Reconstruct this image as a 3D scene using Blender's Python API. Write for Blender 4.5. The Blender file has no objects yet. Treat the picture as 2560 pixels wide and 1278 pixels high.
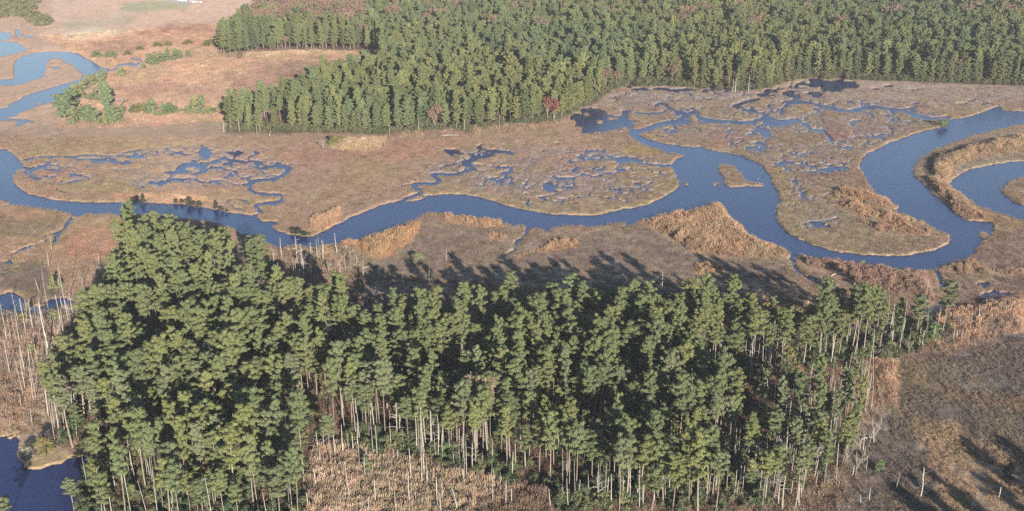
import bpy, math, random
import numpy as np
from mathutils import Vector

# ------------------------------------------------------------------ camera, sky, sun, exposure
scn = bpy.context.scene
col = scn.collection
FPX, HCAM, PITCH = 2745.0, 130.0, math.radians(20.9)   # focal length in photo pixels, flying height, tilt
cam_d = bpy.data.cameras.new('camera'); cam_d.sensor_fit = 'HORIZONTAL'; cam_d.sensor_width = 36.0
cam_d.lens = 36.0 * FPX / 2560.0; cam_d.clip_start = 1.0; cam_d.clip_end = 20000.0
cam = bpy.data.objects.new('camera', cam_d); col.objects.link(cam)
cam.location = (0, 0, HCAM); cam.rotation_euler = (math.pi / 2 - PITCH, 0, 0)
scn.camera = cam

SUN_EL, SUN_AZ = math.radians(15.5), math.radians(162.5)   # low sun behind the camera, a little to its right
sx, sy, sz = math.sin(SUN_AZ) * math.cos(SUN_EL), math.cos(SUN_AZ) * math.cos(SUN_EL), math.sin(SUN_EL)
world = bpy.data.worlds.new('World'); scn.world = world; world.use_nodes = True
wn = world.node_tree; wn.nodes.clear()
sky = wn.nodes.new('ShaderNodeTexSky'); sky.sky_type = 'NISHITA'; sky.sun_disc = False
sky.sun_elevation = SUN_EL; sky.sun_rotation = SUN_AZ; sky.altitude = 100.0
sky.air_density = 1.0; sky.dust_density = 0.3; sky.ozone_density = 2.2
bg = wn.nodes.new('ShaderNodeBackground'); bg.inputs['Strength'].default_value = 0.078
wo = wn.nodes.new('ShaderNodeOutputWorld')
wn.links.new(sky.outputs[0], bg.inputs['Color']); wn.links.new(bg.outputs[0], wo.inputs['Surface'])
sun_d = bpy.data.lights.new('sun', 'SUN'); sun_d.energy = 5.0; sun_d.angle = math.radians(0.6); sun_d.color = (1.0, 0.91, 0.77)
sun = bpy.data.objects.new('sun', sun_d); col.objects.link(sun); sun.location = (0, 0, 300)
sun.rotation_euler = Vector((sx, sy, sz)).to_track_quat('Z', 'Y').to_euler()
vs = scn.view_settings
vs.view_transform = 'Standard'; vs.look = 'None'; vs.gamma = 1.0; vs.use_curve_mapping = False
vs.exposure = 1.5
scn.cycles.use_denoising = False
scn.cycles.max_bounces = 5; scn.cycles.diffuse_bounces = 2; scn.cycles.glossy_bounces = 2
scn.cycles.volume_bounces = 0; scn.cycles.transparent_max_bounces = 4

rng = np.random.default_rng(7)
random.seed(11)

# ------------------------------------------------------------------ geometry helpers
CP, SP = math.cos(PITCH), math.sin(PITCH)

def ground_xy(u, v):
    """where the line of sight through a photo pixel meets the flat marsh"""
    u = np.asarray(u, float); v = np.asarray(v, float)
    xc = (u - 1280.0) / FPX; yc = -(v - 639.0) / FPX
    dy = CP + yc * SP; dz = -SP + yc * CP
    t = HCAM / -dz
    return xc * t, dy * t

def photo_uv(x, y):
    x = np.asarray(x, float); y = np.asarray(y, float)
    dep = y * CP + HCAM * SP
    up = y * SP - HCAM * CP
    return 1280.0 + FPX * x / dep, 639.0 - FPX * up / dep

def _hash(ix, iy, seed):
    n = (ix.astype(np.int64) * 374761393 + iy.astype(np.int64) * 668265263 + seed * 974634541) & 0xFFFFFFFF
    n = ((n ^ (n >> 13)) * 1274126177) & 0xFFFFFFFF
    n = n ^ (n >> 16)
    return (n & 0xFFFF) / 65535.0

def vnoise(x, y, seed=0):
    x = np.asarray(x, float); y = np.asarray(y, float)
    ix = np.floor(x); iy = np.floor(y); fx = x - ix; fy = y - iy
    fx = fx * fx * (3 - 2 * fx); fy = fy * fy * (3 - 2 * fy)
    a = _hash(ix, iy, seed); b = _hash(ix + 1, iy, seed); c = _hash(ix, iy + 1, seed); d = _hash(ix + 1, iy + 1, seed)
    return (a * (1 - fx) + b * fx) * (1 - fy) + (c * (1 - fx) + d * fx) * fy

def fbm(x, y, seed=0, oct=4):
    s = 0; a = 0.5; t = 0
    for k in range(oct):
        s = s + a * vnoise(x * 2 ** k + 17.3 * k, y * 2 ** k - 9.1 * k, seed + k * 31); t += a; a *= 0.5
    return s / t

def sstep(a, b, x):
    t = np.clip((x - a) / (b - a), 0, 1)
    return t * t * (3 - 2 * t)

def inside(U, V, poly):
    P = np.asarray(poly, float); r = np.zeros(U.shape, bool)
    x0, y0 = P[-1]
    for x1, y1 in P:
        if y0 != y1:
            c = (y0 > V) != (y1 > V)
            r ^= c & (U < (x1 - x0) * (V - y0) / (y1 - y0) + x0)
        x0, y0 = x1, y1
    return r

def seg_dist(U, V, pts, closed):
    P = np.asarray(pts, float); n = len(P)
    d = np.full(U.shape, 1e9)
    for i in range(n if closed else n - 1):
        ax, ay = P[i]; bx, by = P[(i + 1) % n]
        ex, ey = bx - ax, by - ay; L = ex * ex + ey * ey + 1e-9
        t = np.clip(((U - ax) * ex + (V - ay) * ey) / L, 0, 1)
        d = np.minimum(d, (U - ax - t * ex) ** 2 + (V - ay - t * ey) ** 2)
    return np.sqrt(d)

def sd_poly(U, V, poly, m=40):
    """signed distance in photo pixels, negative inside; far away: +m"""
    P = np.asarray(poly, float); out = np.full(U.shape, float(m))
    k = (U > P[:, 0].min() - m) & (U < P[:, 0].max() + m) & (V > P[:, 1].min() - m) & (V < P[:, 1].max() + m)
    if k.any():
        u, v = U[k], V[k]
        d = seg_dist(u, v, P, True)
        out[k] = np.minimum(np.where(inside(u, v, P), -d, d), m)
    return out

def sd_line(U, V, pts, w, m=40):
    P = np.asarray(pts, float); out = np.full(U.shape, float(m))
    k = (U > P[:, 0].min() - m) & (U < P[:, 0].max() + m) & (V > P[:, 1].min() - m) & (V < P[:, 1].max() + m)
    if k.any():
        out[k] = np.minimum(seg_dist(U[k], V[k], P, False) - w / 2, m)
    return out

def smooth_poly(P, n=4, closed=True):
    P = np.asarray(P, float); out = []
    N = len(P)
    for i in range(N if closed else N - 1):
        p0 = P[(i - 1) % N] if closed or i > 0 else P[i]
        p1 = P[i]; p2 = P[(i + 1) % N]
        p3 = P[(i + 2) % N] if closed or i + 2 < N else P[(i + 1) % N]
        for t in np.linspace(0, 1, n, endpoint=False):
            out.append(0.5 * ((2 * p1) + (-p0 + p2) * t + (2 * p0 - 5 * p1 + 4 * p2 - p3) * t * t + (-p0 + 3 * p1 - 3 * p2 + p3) * t ** 3))
    if not closed: out.append(P[-1])
    return np.array(out)

# ------------------------------------------------------------------ plan of the river, creeks and ponds (traced, then laid on the ground)
RIVER = [(-160,368),(0,373),(20,378),(37,387),(50,402),(56,416),(47,428),(37,440),(36,455),(47,470),(67,482),(101,492),(141,501),(188,504),(235,507),(289,507),(350,507),
 (387,508),(437,510),(488,516),(538,524),(572,531),(606,536),(629,538),(659,529),(646,540),(656,553),(686,553),(696,558),(687,567),(696,577),(720,585),(747,590),(777,592),
 (804,581),(831,565),(858,555),(870,546),(890,539),(917,528),(951,514),(985,506),(1008,498),(1025,490),(1045,494),(1059,491),(1086,487),(1129,485),(1170,489),(1213,497),
 (1247,508),(1284,518),(1328,527),(1375,534),(1422,538),(1479,538),(1516,533),(1543,525),(1590,519),(1624,509),(1658,494),(1684,477),(1696,462),(1693,447),(1686,430),
 (1676,415),(1690,399),(1710,390),(1728,384),(1746,367),(1767,373),(1794,379),(1828,384),(1855,390),(1878,400),(1899,409),(1909,419),(1917,428),(1929,440),(1932,457),
 (1941,474),(1947,489),(1955,503),(1947,516),(1942,528),(1943,544),(1952,561),(1969,581),(1993,595),(2023,608),(2057,620),(2097,629),(2144,635),(2205,640),(2255,639),
 (2299,634),(2339,625),(2363,613),(2375,598),(2370,585),(2346,578),(2322,565),(2299,551),(2265,538),(2238,528),(2245,521),(2225,504),(2205,491),(2184,482),(2174,467),
 (2161,444),(2149,423),(2149,407),(2161,390),(2168,382),(2195,372),(2225,357),(2272,340),(2316,326),(2353,318),(2366,309),(2368,299),(2400,296),(2440,286),(2470,276),
 (2494,266),(2507,274),(2560,278),(2720,270),(2720,300),(2560,311),(2541,313),(2507,321),(2467,331),(2423,341),(2390,355),(2349,370),(2316,387),(2295,404),(2285,421),
 (2285,440),(2302,454),(2319,470),(2339,491),(2359,504),(2376,518),(2393,536),(2417,550),(2450,553),(2477,555),(2484,565),(2481,588),(2459,602),(2450,618),(2433,639),
 (2407,652),(2373,660),(2346,671),(2336,677),(2312,677),(2272,679),(2225,669),(2171,664),(2104,655),(2046,647),(2003,641),(1984,650),(1966,652),(1976,639),(1956,622),
 (1919,608),(1875,588),(1848,565),(1824,541),(1808,520),(1781,512),(1734,526),(1700,531),(1658,541),(1604,554),(1572,567),(1560,560),(1520,561),(1489,568),(1442,566),
 (1388,571),(1375,581),(1358,575),(1331,571),(1318,575),(1306,566),(1277,566),(1260,558),(1250,549),(1213,546),(1170,541),(1133,536),(1086,533),(1059,538),(1048,544),
 (1028,554),(991,568),(961,581),(924,593),(884,602),(850,608),(807,618),(774,622),(690,620),(640,600),(560,566),(500,552),(434,544),(400,543),(350,539),(303,538),
 (249,536),(222,536),(199,543),(183,544),(178,536),(158,531),(128,526),(81,519),(34,514),(0,519),(-160,530)]
LOOP = [(-160,330),(0,297),(34,293),(50,283),(84,269),(111,262),(135,252),(145,246),(175,232),(182,215),(215,205),(249,195),(269,183),(272,175),(246,165),(222,148),(195,135),
 (161,130),(111,130),(74,135),(50,145),(37,161),(35,178),(37,193),(30,197),(0,199),(-160,204)]
POND_RIGHT = [(2720,400),(2560,404),(2507,407),(2457,417),(2410,430),(2373,459),(2376,470),(2407,487),(2437,511),(2467,524),(2494,534),(2528,543),(2560,553),(2720,585)]
POND_LEFT = [(-120,742),(0,738),(20,730),(50,738),(67,751),(77,763),(111,768),(121,751),(151,746),(182,752),(186,757),(141,767),(115,775),(108,785),(77,787),(34,780),(0,785),(-120,795)]
POND_GAP = [(276,713),(310,712),(313,724),(300,730),(276,728)]
POND_NEAR = [(-300,1085),(0,1092),(20,1087),(44,1097),(47,1107),(42,1127),(50,1151),(67,1171),(98,1173),(141,1161),(178,1146),(202,1141),(229,1144),(235,1165),(215,1205),(190,1232),(195,1290),(190,1420),(-400,1420)]
POND_FAR = [[(-60,80),(0,81),(24,82),(27,94),(7,101),(-60,101)],[(-60,102),(0,104),(34,106),(67,123),(47,131),(20,138),(0,141),(-60,143)],[(40,74),(49,77),(47,91),(42,92)]]
WATER = [RIVER, LOOP, POND_RIGHT, POND_LEFT, POND_GAP, POND_NEAR] + POND_FAR
ISLANDS = [  # dry ground inside those outlines
 [(-160,216),(0,213),(54,210),(77,202),(104,195),(114,178),(116,158),(128,148),(148,146),(168,158),(188,168),(205,183),(209,188),(188,202),(151,212),(111,225),(74,236),(34,256),(0,272),(-160,290)],
 [(-60,498),(0,499),(14,503),(27,509),(20,513),(0,516),(-60,520)],
 [(1797,416),(1818,413),(1838,420),(1848,430),(1857,444),(1868,454),(1888,459),(1907,463),(1908,468),(1866,466),(1824,468),(1811,449),(1797,428)],
 [(1014,503),(1035,495),(1065,492),(1052,499),(1018,505)],
 [(1709,460),(1717,458),(1722,463),(1712,465)],[(1728,461),(1733,459),(1735,463)],[(1779,462),(1785,459),(1796,458),(1790,464)],[(1890,444),(1898,443),(1899,447)],
 [(2450,581),(2462,580),(2476,595),(2468,598),(2452,592)],
 [(2720,430),(2560,445),(2535,452),(2514,460),(2504,480),(2524,496),(2560,514),(2720,540)],
 [(88,263),(100,258),(104,262)],[(93,272),(100,270),(101,274)],
 [(16,1093),(34,1091),(30,1097)],[(47,1098),(60,1098),(56,1106)]]
CREEKS = [  # (width, points)
 (9,[(186,536),(168,561),(158,575),(145,591),(134,607)]),
 (5,[(158,578),(135,585),(114,591),(113,605),(88,615),(60,623),(34,635),(22,655),(0,658),(-30,660)]),
 (10,[(655,532),(646,525),(638,518),(658,510),(693,508),(708,496),(700,489),(670,489),(640,484),(626,474),(626,460),(646,453),(686,448),(712,435),(724,421)]),
 (6,[(723,422),(705,414),(666,417),(633,404),(605,408),(560,395)]),
 (4,[(622,512),(606,500),(575,499),(568,508),(585,520),(600,525)]),
 (3,[(620,463),(585,462),(555,452),(525,454)]),
 (3,[(230,446),(190,452),(158,460),(144,470),(150,478),(170,483)]),
 (4,[(52,404),(87,394),(135,392),(188,392),(215,388),(256,390),(286,392),(323,380),(357,377)]),
 (4,[(180,394),(200,400),(232,398),(270,404),(300,410)]),
 (4,[(54,425),(60,435),(68,424),(98,422),(150,427)]),
 (9,[(1012,498),(1038,491),(1052,479),(1032,466),(1052,460),(1082,462),(1099,454),(1082,443),(1086,437),(1139,437),(1166,428),(1183,420),(1166,407),(1193,397),(1220,390),(1250,380),(1281,385)]),
 (4,[(1099,419),(1136,411),(1160,402)]),(3,[(1036,466),(1020,463),(1002,466)]),
 (7,[(1318,578),(1311,592),(1294,603),(1287,618),(1284,630),(1262,639)]),
 (8,[(1980,650),(1993,676),(2010,692),(2036,701)]),
 (9,[(2338,676),(2349,702),(2360,713),(2386,716)]),
 (8,[(2370,293),(2340,298),(2292,289),(2255,277),(2221,273),(2185,269),(2144,274),(2120,279),(2097,274),(2063,269),(2036,261),(2003,256),(1976,259),(1959,269),(1952,286)]),
 (10,[(1690,305),(1720,286),(1740,281),(1747,296),(1774,303),(1814,306),(1855,309),(1888,304),(1915,293)]),
 (7,[(1915,293),(1908,286),(1875,279),(1845,269),(1834,266),(1860,257),(1895,250)]),
 (7,[(1915,290),(1936,299),(1956,304),(1990,303),(2013,315),(2030,326),(2053,328),(2070,343),(2080,358)]),
 (13,[(1720,305),(1664,309),(1630,320),(1600,328),(1578,333)]),
 (18,[(1580,331),(1600,350),(1641,363),(1671,373),(1735,381)]),
 (14,[(1600,350),(1640,362),(1690,370),(1740,376)]),
 (8,[(1637,266),(1657,259),(1674,272),(1690,278),(1712,284)]),
 (6,[(1587,283),(1617,286),(1647,283),(1664,279)]),
 (4,[(1418,407),(1489,400),(1573,399),(1607,409),(1671,417)]),
 (5,[(1574,399),(1595,407),(1625,411),(1680,418)]),
 (3,[(1190,463),(1207,464),(1214,450),(1240,445)]),
 (4,[(2148,280),(2175,285),(2180,295)]),
 (6,[(269,175),(289,174),(296,165),(320,161),(343,163),(352,152),(330,148)]),
 (4,[(0,299),(40,300),(62,305),(40,313),(60,300),(80,305)]),
 (3,[(1960,425),(2010,430),(2060,427),(2120,424)]),(4,[(2000,470),(2006,495),(2030,502)]),
 (3,[(2012,560),(2050,555),(2090,549)])]
WETS = [  # (how wet 0..1, outline): broken ponds among the grass
 (0.48,[(286,394),(323,373),(387,365),(454,361),(538,368),(616,376),(605,390),(538,390),(471,396),(387,392),(336,400)]),
 (0.50,[(464,394),(505,390),(552,404),(592,410),(640,400),(690,409),(730,418),(726,432),(640,428),(572,430),(505,432),(434,424)]),
 (0.5,[(410,433),(448,421),(505,423),(560,418),(612,424),(600,436),(500,440),(420,447)]),
 (0.65,[(375,458),(404,458),(450,452),(490,452),(520,456),(478,468),(400,464)]),
 (0.6,[(180,403),(250,400),(300,404),(295,412),(230,410)]),
 (0.5,[(80,425),(115,408),(130,418),(100,432)]),
 (0.62,[(1237,422),(1281,420),(1318,438),(1297,446),(1264,432)]),
 (0.7,[(1270,460),(1312,452),(1299,468),(1274,465)]),
 (0.62,[(1354,456),(1402,470),(1371,480),(1354,466)]),
 (0.75,[(1312,500),(1331,507),(1318,514)]),
 (0.6,[(1358,362),(1388,360),(1442,373),(1509,380),(1513,393),(1449,384),(1368,368)]),
 (0.7,[(1588,386),(1602,388),(1612,396),(1596,397)]),
 (0.85,[(1428,276),(1455,276),(1489,276),(1523,290),(1604,303),(1576,336),(1455,330),(1440,320),(1432,300)]),
 (0.5,[(1560,278),(1600,290),(1650,296),(1610,318),(1570,320),(1530,300)]),
 (0.62,[(1905,300),(1960,298),(1990,300),(1960,320),(1930,335),(1910,350),(1915,378),(1895,376),(1885,350),(1890,325)]),
 (0.5,[(2070,295),(2150,297),(2152,312),(2100,316)]),
 (0.55,[(2275,248),(2320,255),(2312,266),(2285,262)]),
 (0.5,[(2370,255),(2480,255),(2460,265),(2390,268)]),
 (0.6,[(1930,405),(1970,412),(1970,430),(1935,425)]),
 (0.6,[(2050,420),(2120,415),(2118,428),(2040,432)]),
 (0.66,[(2006,555),(2023,553),(2104,546),(2110,581),(2036,575),(2010,568)]),
 (0.5,[(1990,470),(2010,480),(2030,500),(2005,500)]),
 (0.75,[(2455,740),(2484,722),(2535,733),(2518,750),(2495,748)]),
 (0.5,[(2413,700),(2470,700),(2500,725),(2440,720)]),
 (0.72,[(1888,234),(1950,212),(2023,202),(2165,208),(2162,219),(2070,236),(2056,243),(2003,243),(1956,253),(1890,246)]),
 (0.55,[(1752,254),(1810,254),(1812,262),(1760,262)]),
 (0.4,[(1525,226),(1620,216),(1720,218),(1760,228),(1720,240),(1600,240),(1530,236)]),
 (0.45,[(1930,196),(2100,203),(2330,218),(2420,232),(2300,228),(2100,220)]),
 (0.5,[(50,690),(20,700),(0,690),(0,650),(50,640)]),
 (0.5,[(112,160),(130,150),(146,165),(140,190),(112,192)]),(0.42,[(170,176),(208,186),(190,196),(165,190)]),(0.45,[(60,90),(84,92),(90,104),(66,100)]),(0.4,[(80,284),(150,275),(140,292),(95,292)]),
 (0.4,[(1060,370),(1130,360),(1290,370),(1285,388),(1180,390),(1080,385)])]
LACE = [  # (strength, outline): thin tidal rills
 (1.5,[(60,395),(300,380),(420,362),(640,368),(740,412),(720,450),(610,472),(420,480),(260,470),(90,465),(45,440)]),
 (1.3,[(1040,400),(1180,372),(1300,365),(1520,372),(1680,405),(1690,460),(1600,510),(1400,520),(1200,480),(1070,470)]),
 (1.3,[(1700,262),(1880,250),(2060,240),(2360,262),(2350,300),(2150,380),(2120,440),(1960,440),(1900,390),(1730,350),(1610,345)]),
 (.8,[(1500,235),(1620,214),(1900,214),(1880,250),(1700,262),(1560,275)]),
 (.8,[(1970,440),(2100,450),(2120,560),(2060,600),(1970,560)])]
RIVER_S = smooth_poly(RIVER, 3)

def water_sd(U, V):
    """distance to the nearest water edge in photo pixels: negative is water"""
    U = np.asarray(U, float); V = np.asarray(V, float)
    sc = (V + 410) / 900.0
    Uw = U + (fbm(U / 14, V / 9, 3, 3) - .5) * 9 * sc; Vw = V + (fbm(U / 12, V / 8, 5, 3) - .5) * 5.5 * sc
    d = np.full(U.shape, 40.0)
    for p in WATER:
        d = np.minimum(d, sd_poly(Uw, Vw, RIVER_S if p is RIVER else smooth_poly(p, 3)))
    for w, p in CREEKS:
        d = np.minimum(d, sd_line(Uw, Vw, smooth_poly(p, 4, False), w))
    for p in ISLANDS:
        d = np.maximum(d, -sd_poly(Uw, Vw, smooth_poly(p, 3)))
    for wet, p in WETS:
        e = sd_poly(Uw, Vw, p)
        k = e < 6
        if k.any():
            n = fbm(U[k] / 30, V[k] / 9, 21, 4)
            thr = 0.75 - 0.46 * wet + 0.20 * sstep(-9, 5, e[k])
            d[k] = np.minimum(d[k], (thr - n) * 34)
    for wd, p in LACE:
        e = sd_poly(U, V, p)
        k = e < 0
        if k.any():
            u, v = U[k] + 10 * (fbm(U[k] / 20, V[k] / 12, 8, 2) - .5), V[k]
            r = np.abs(fbm(u / 75, v / 24, 33, 3) - .5)
            g = fbm(u / 90, v / 40, 47, 2)
            r2 = np.abs(fbm(u / 34, v / 11, 35, 3) - .5)
            w = wd * sstep(0, -14, e[k]) * sstep(.40, .56, g)
            d[k] = np.minimum(d[k], np.minimum((r - .020 * w) * 150, (r2 - .030 * w) * 60))
    return d

# ------------------------------------------------------------------ plan of the ground cover
def lin(c):
    c = np.asarray(c, float) / 255.0
    return np.where(c <= 0.04045, c / 12.92, ((c + 0.055) / 1.055) ** 2.4)

NEARWOOD = [(335,640),(480,672),(560,690),(650,712),(690,800),(745,840),(870,852),(900,880),(918,912),(945,915),(965,880),(1060,868),(1160,885),(1230,850),(1290,836),(1400,842),(1480,855),(1640,862),(1770,862),
 (1930,865),(2050,865),(2150,850),(2340,836),(2395,846),(2330,884),(2230,885),(2150,905),(2060,925),(1960,935),(1900,985),(2010,1050),(2110,1090),(2070,1160),(2000,1215),(1900,1275),(1800,1300),
 (1700,1310),(1560,1300),(1470,1285),(1395,1240),(1290,1200),(1190,1180),(1100,1150),(1000,1130),(900,1105),(790,1115),(770,1200),(748,1352),(200,1365),(240,1195),(235,1150),(155,1115),(128,1090),(168,1020),(225,940),(240,860),(305,780),(315,700)]
WOODHOLES = [[(1720,945),(1960,940),(2000,1035),(1760,1045)],[(700,850),(760,860),(770,900),(700,890)],[(330,930),(440,940),(430,975),(330,965)]]
FARWOOD = [(572,330),(620,335),(700,333),(850,334),(917,336),(985,336),(1086,331),(1186,328),(1271,318),(1338,311),(1395,303),(1422,289),(1462,269),(1489,256),(1509,236),(1557,215),(1624,209),(1710,215),
 (1750,224),(1828,229),(1875,229),(1909,222),(1962,205),(2003,195),(2087,195),(2171,198),(2255,202),(2339,209),(2440,209),(2560,214),(2720,220),(2720,-40),(1900,-75),(1000,-75),(850,-25),(760,12),(680,48),(620,72),(578,95),(547,122),
 (556,138),(579,141),(622,138),(632,130),(707,124),(774,126),(860,124),(941,132),(960,160),(950,190),(860,215),(727,272),(640,288),(580,308)]
FARGAP = [(2236,204),(2330,180),(2440,164),(2560,150),(2720,140)]

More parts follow.
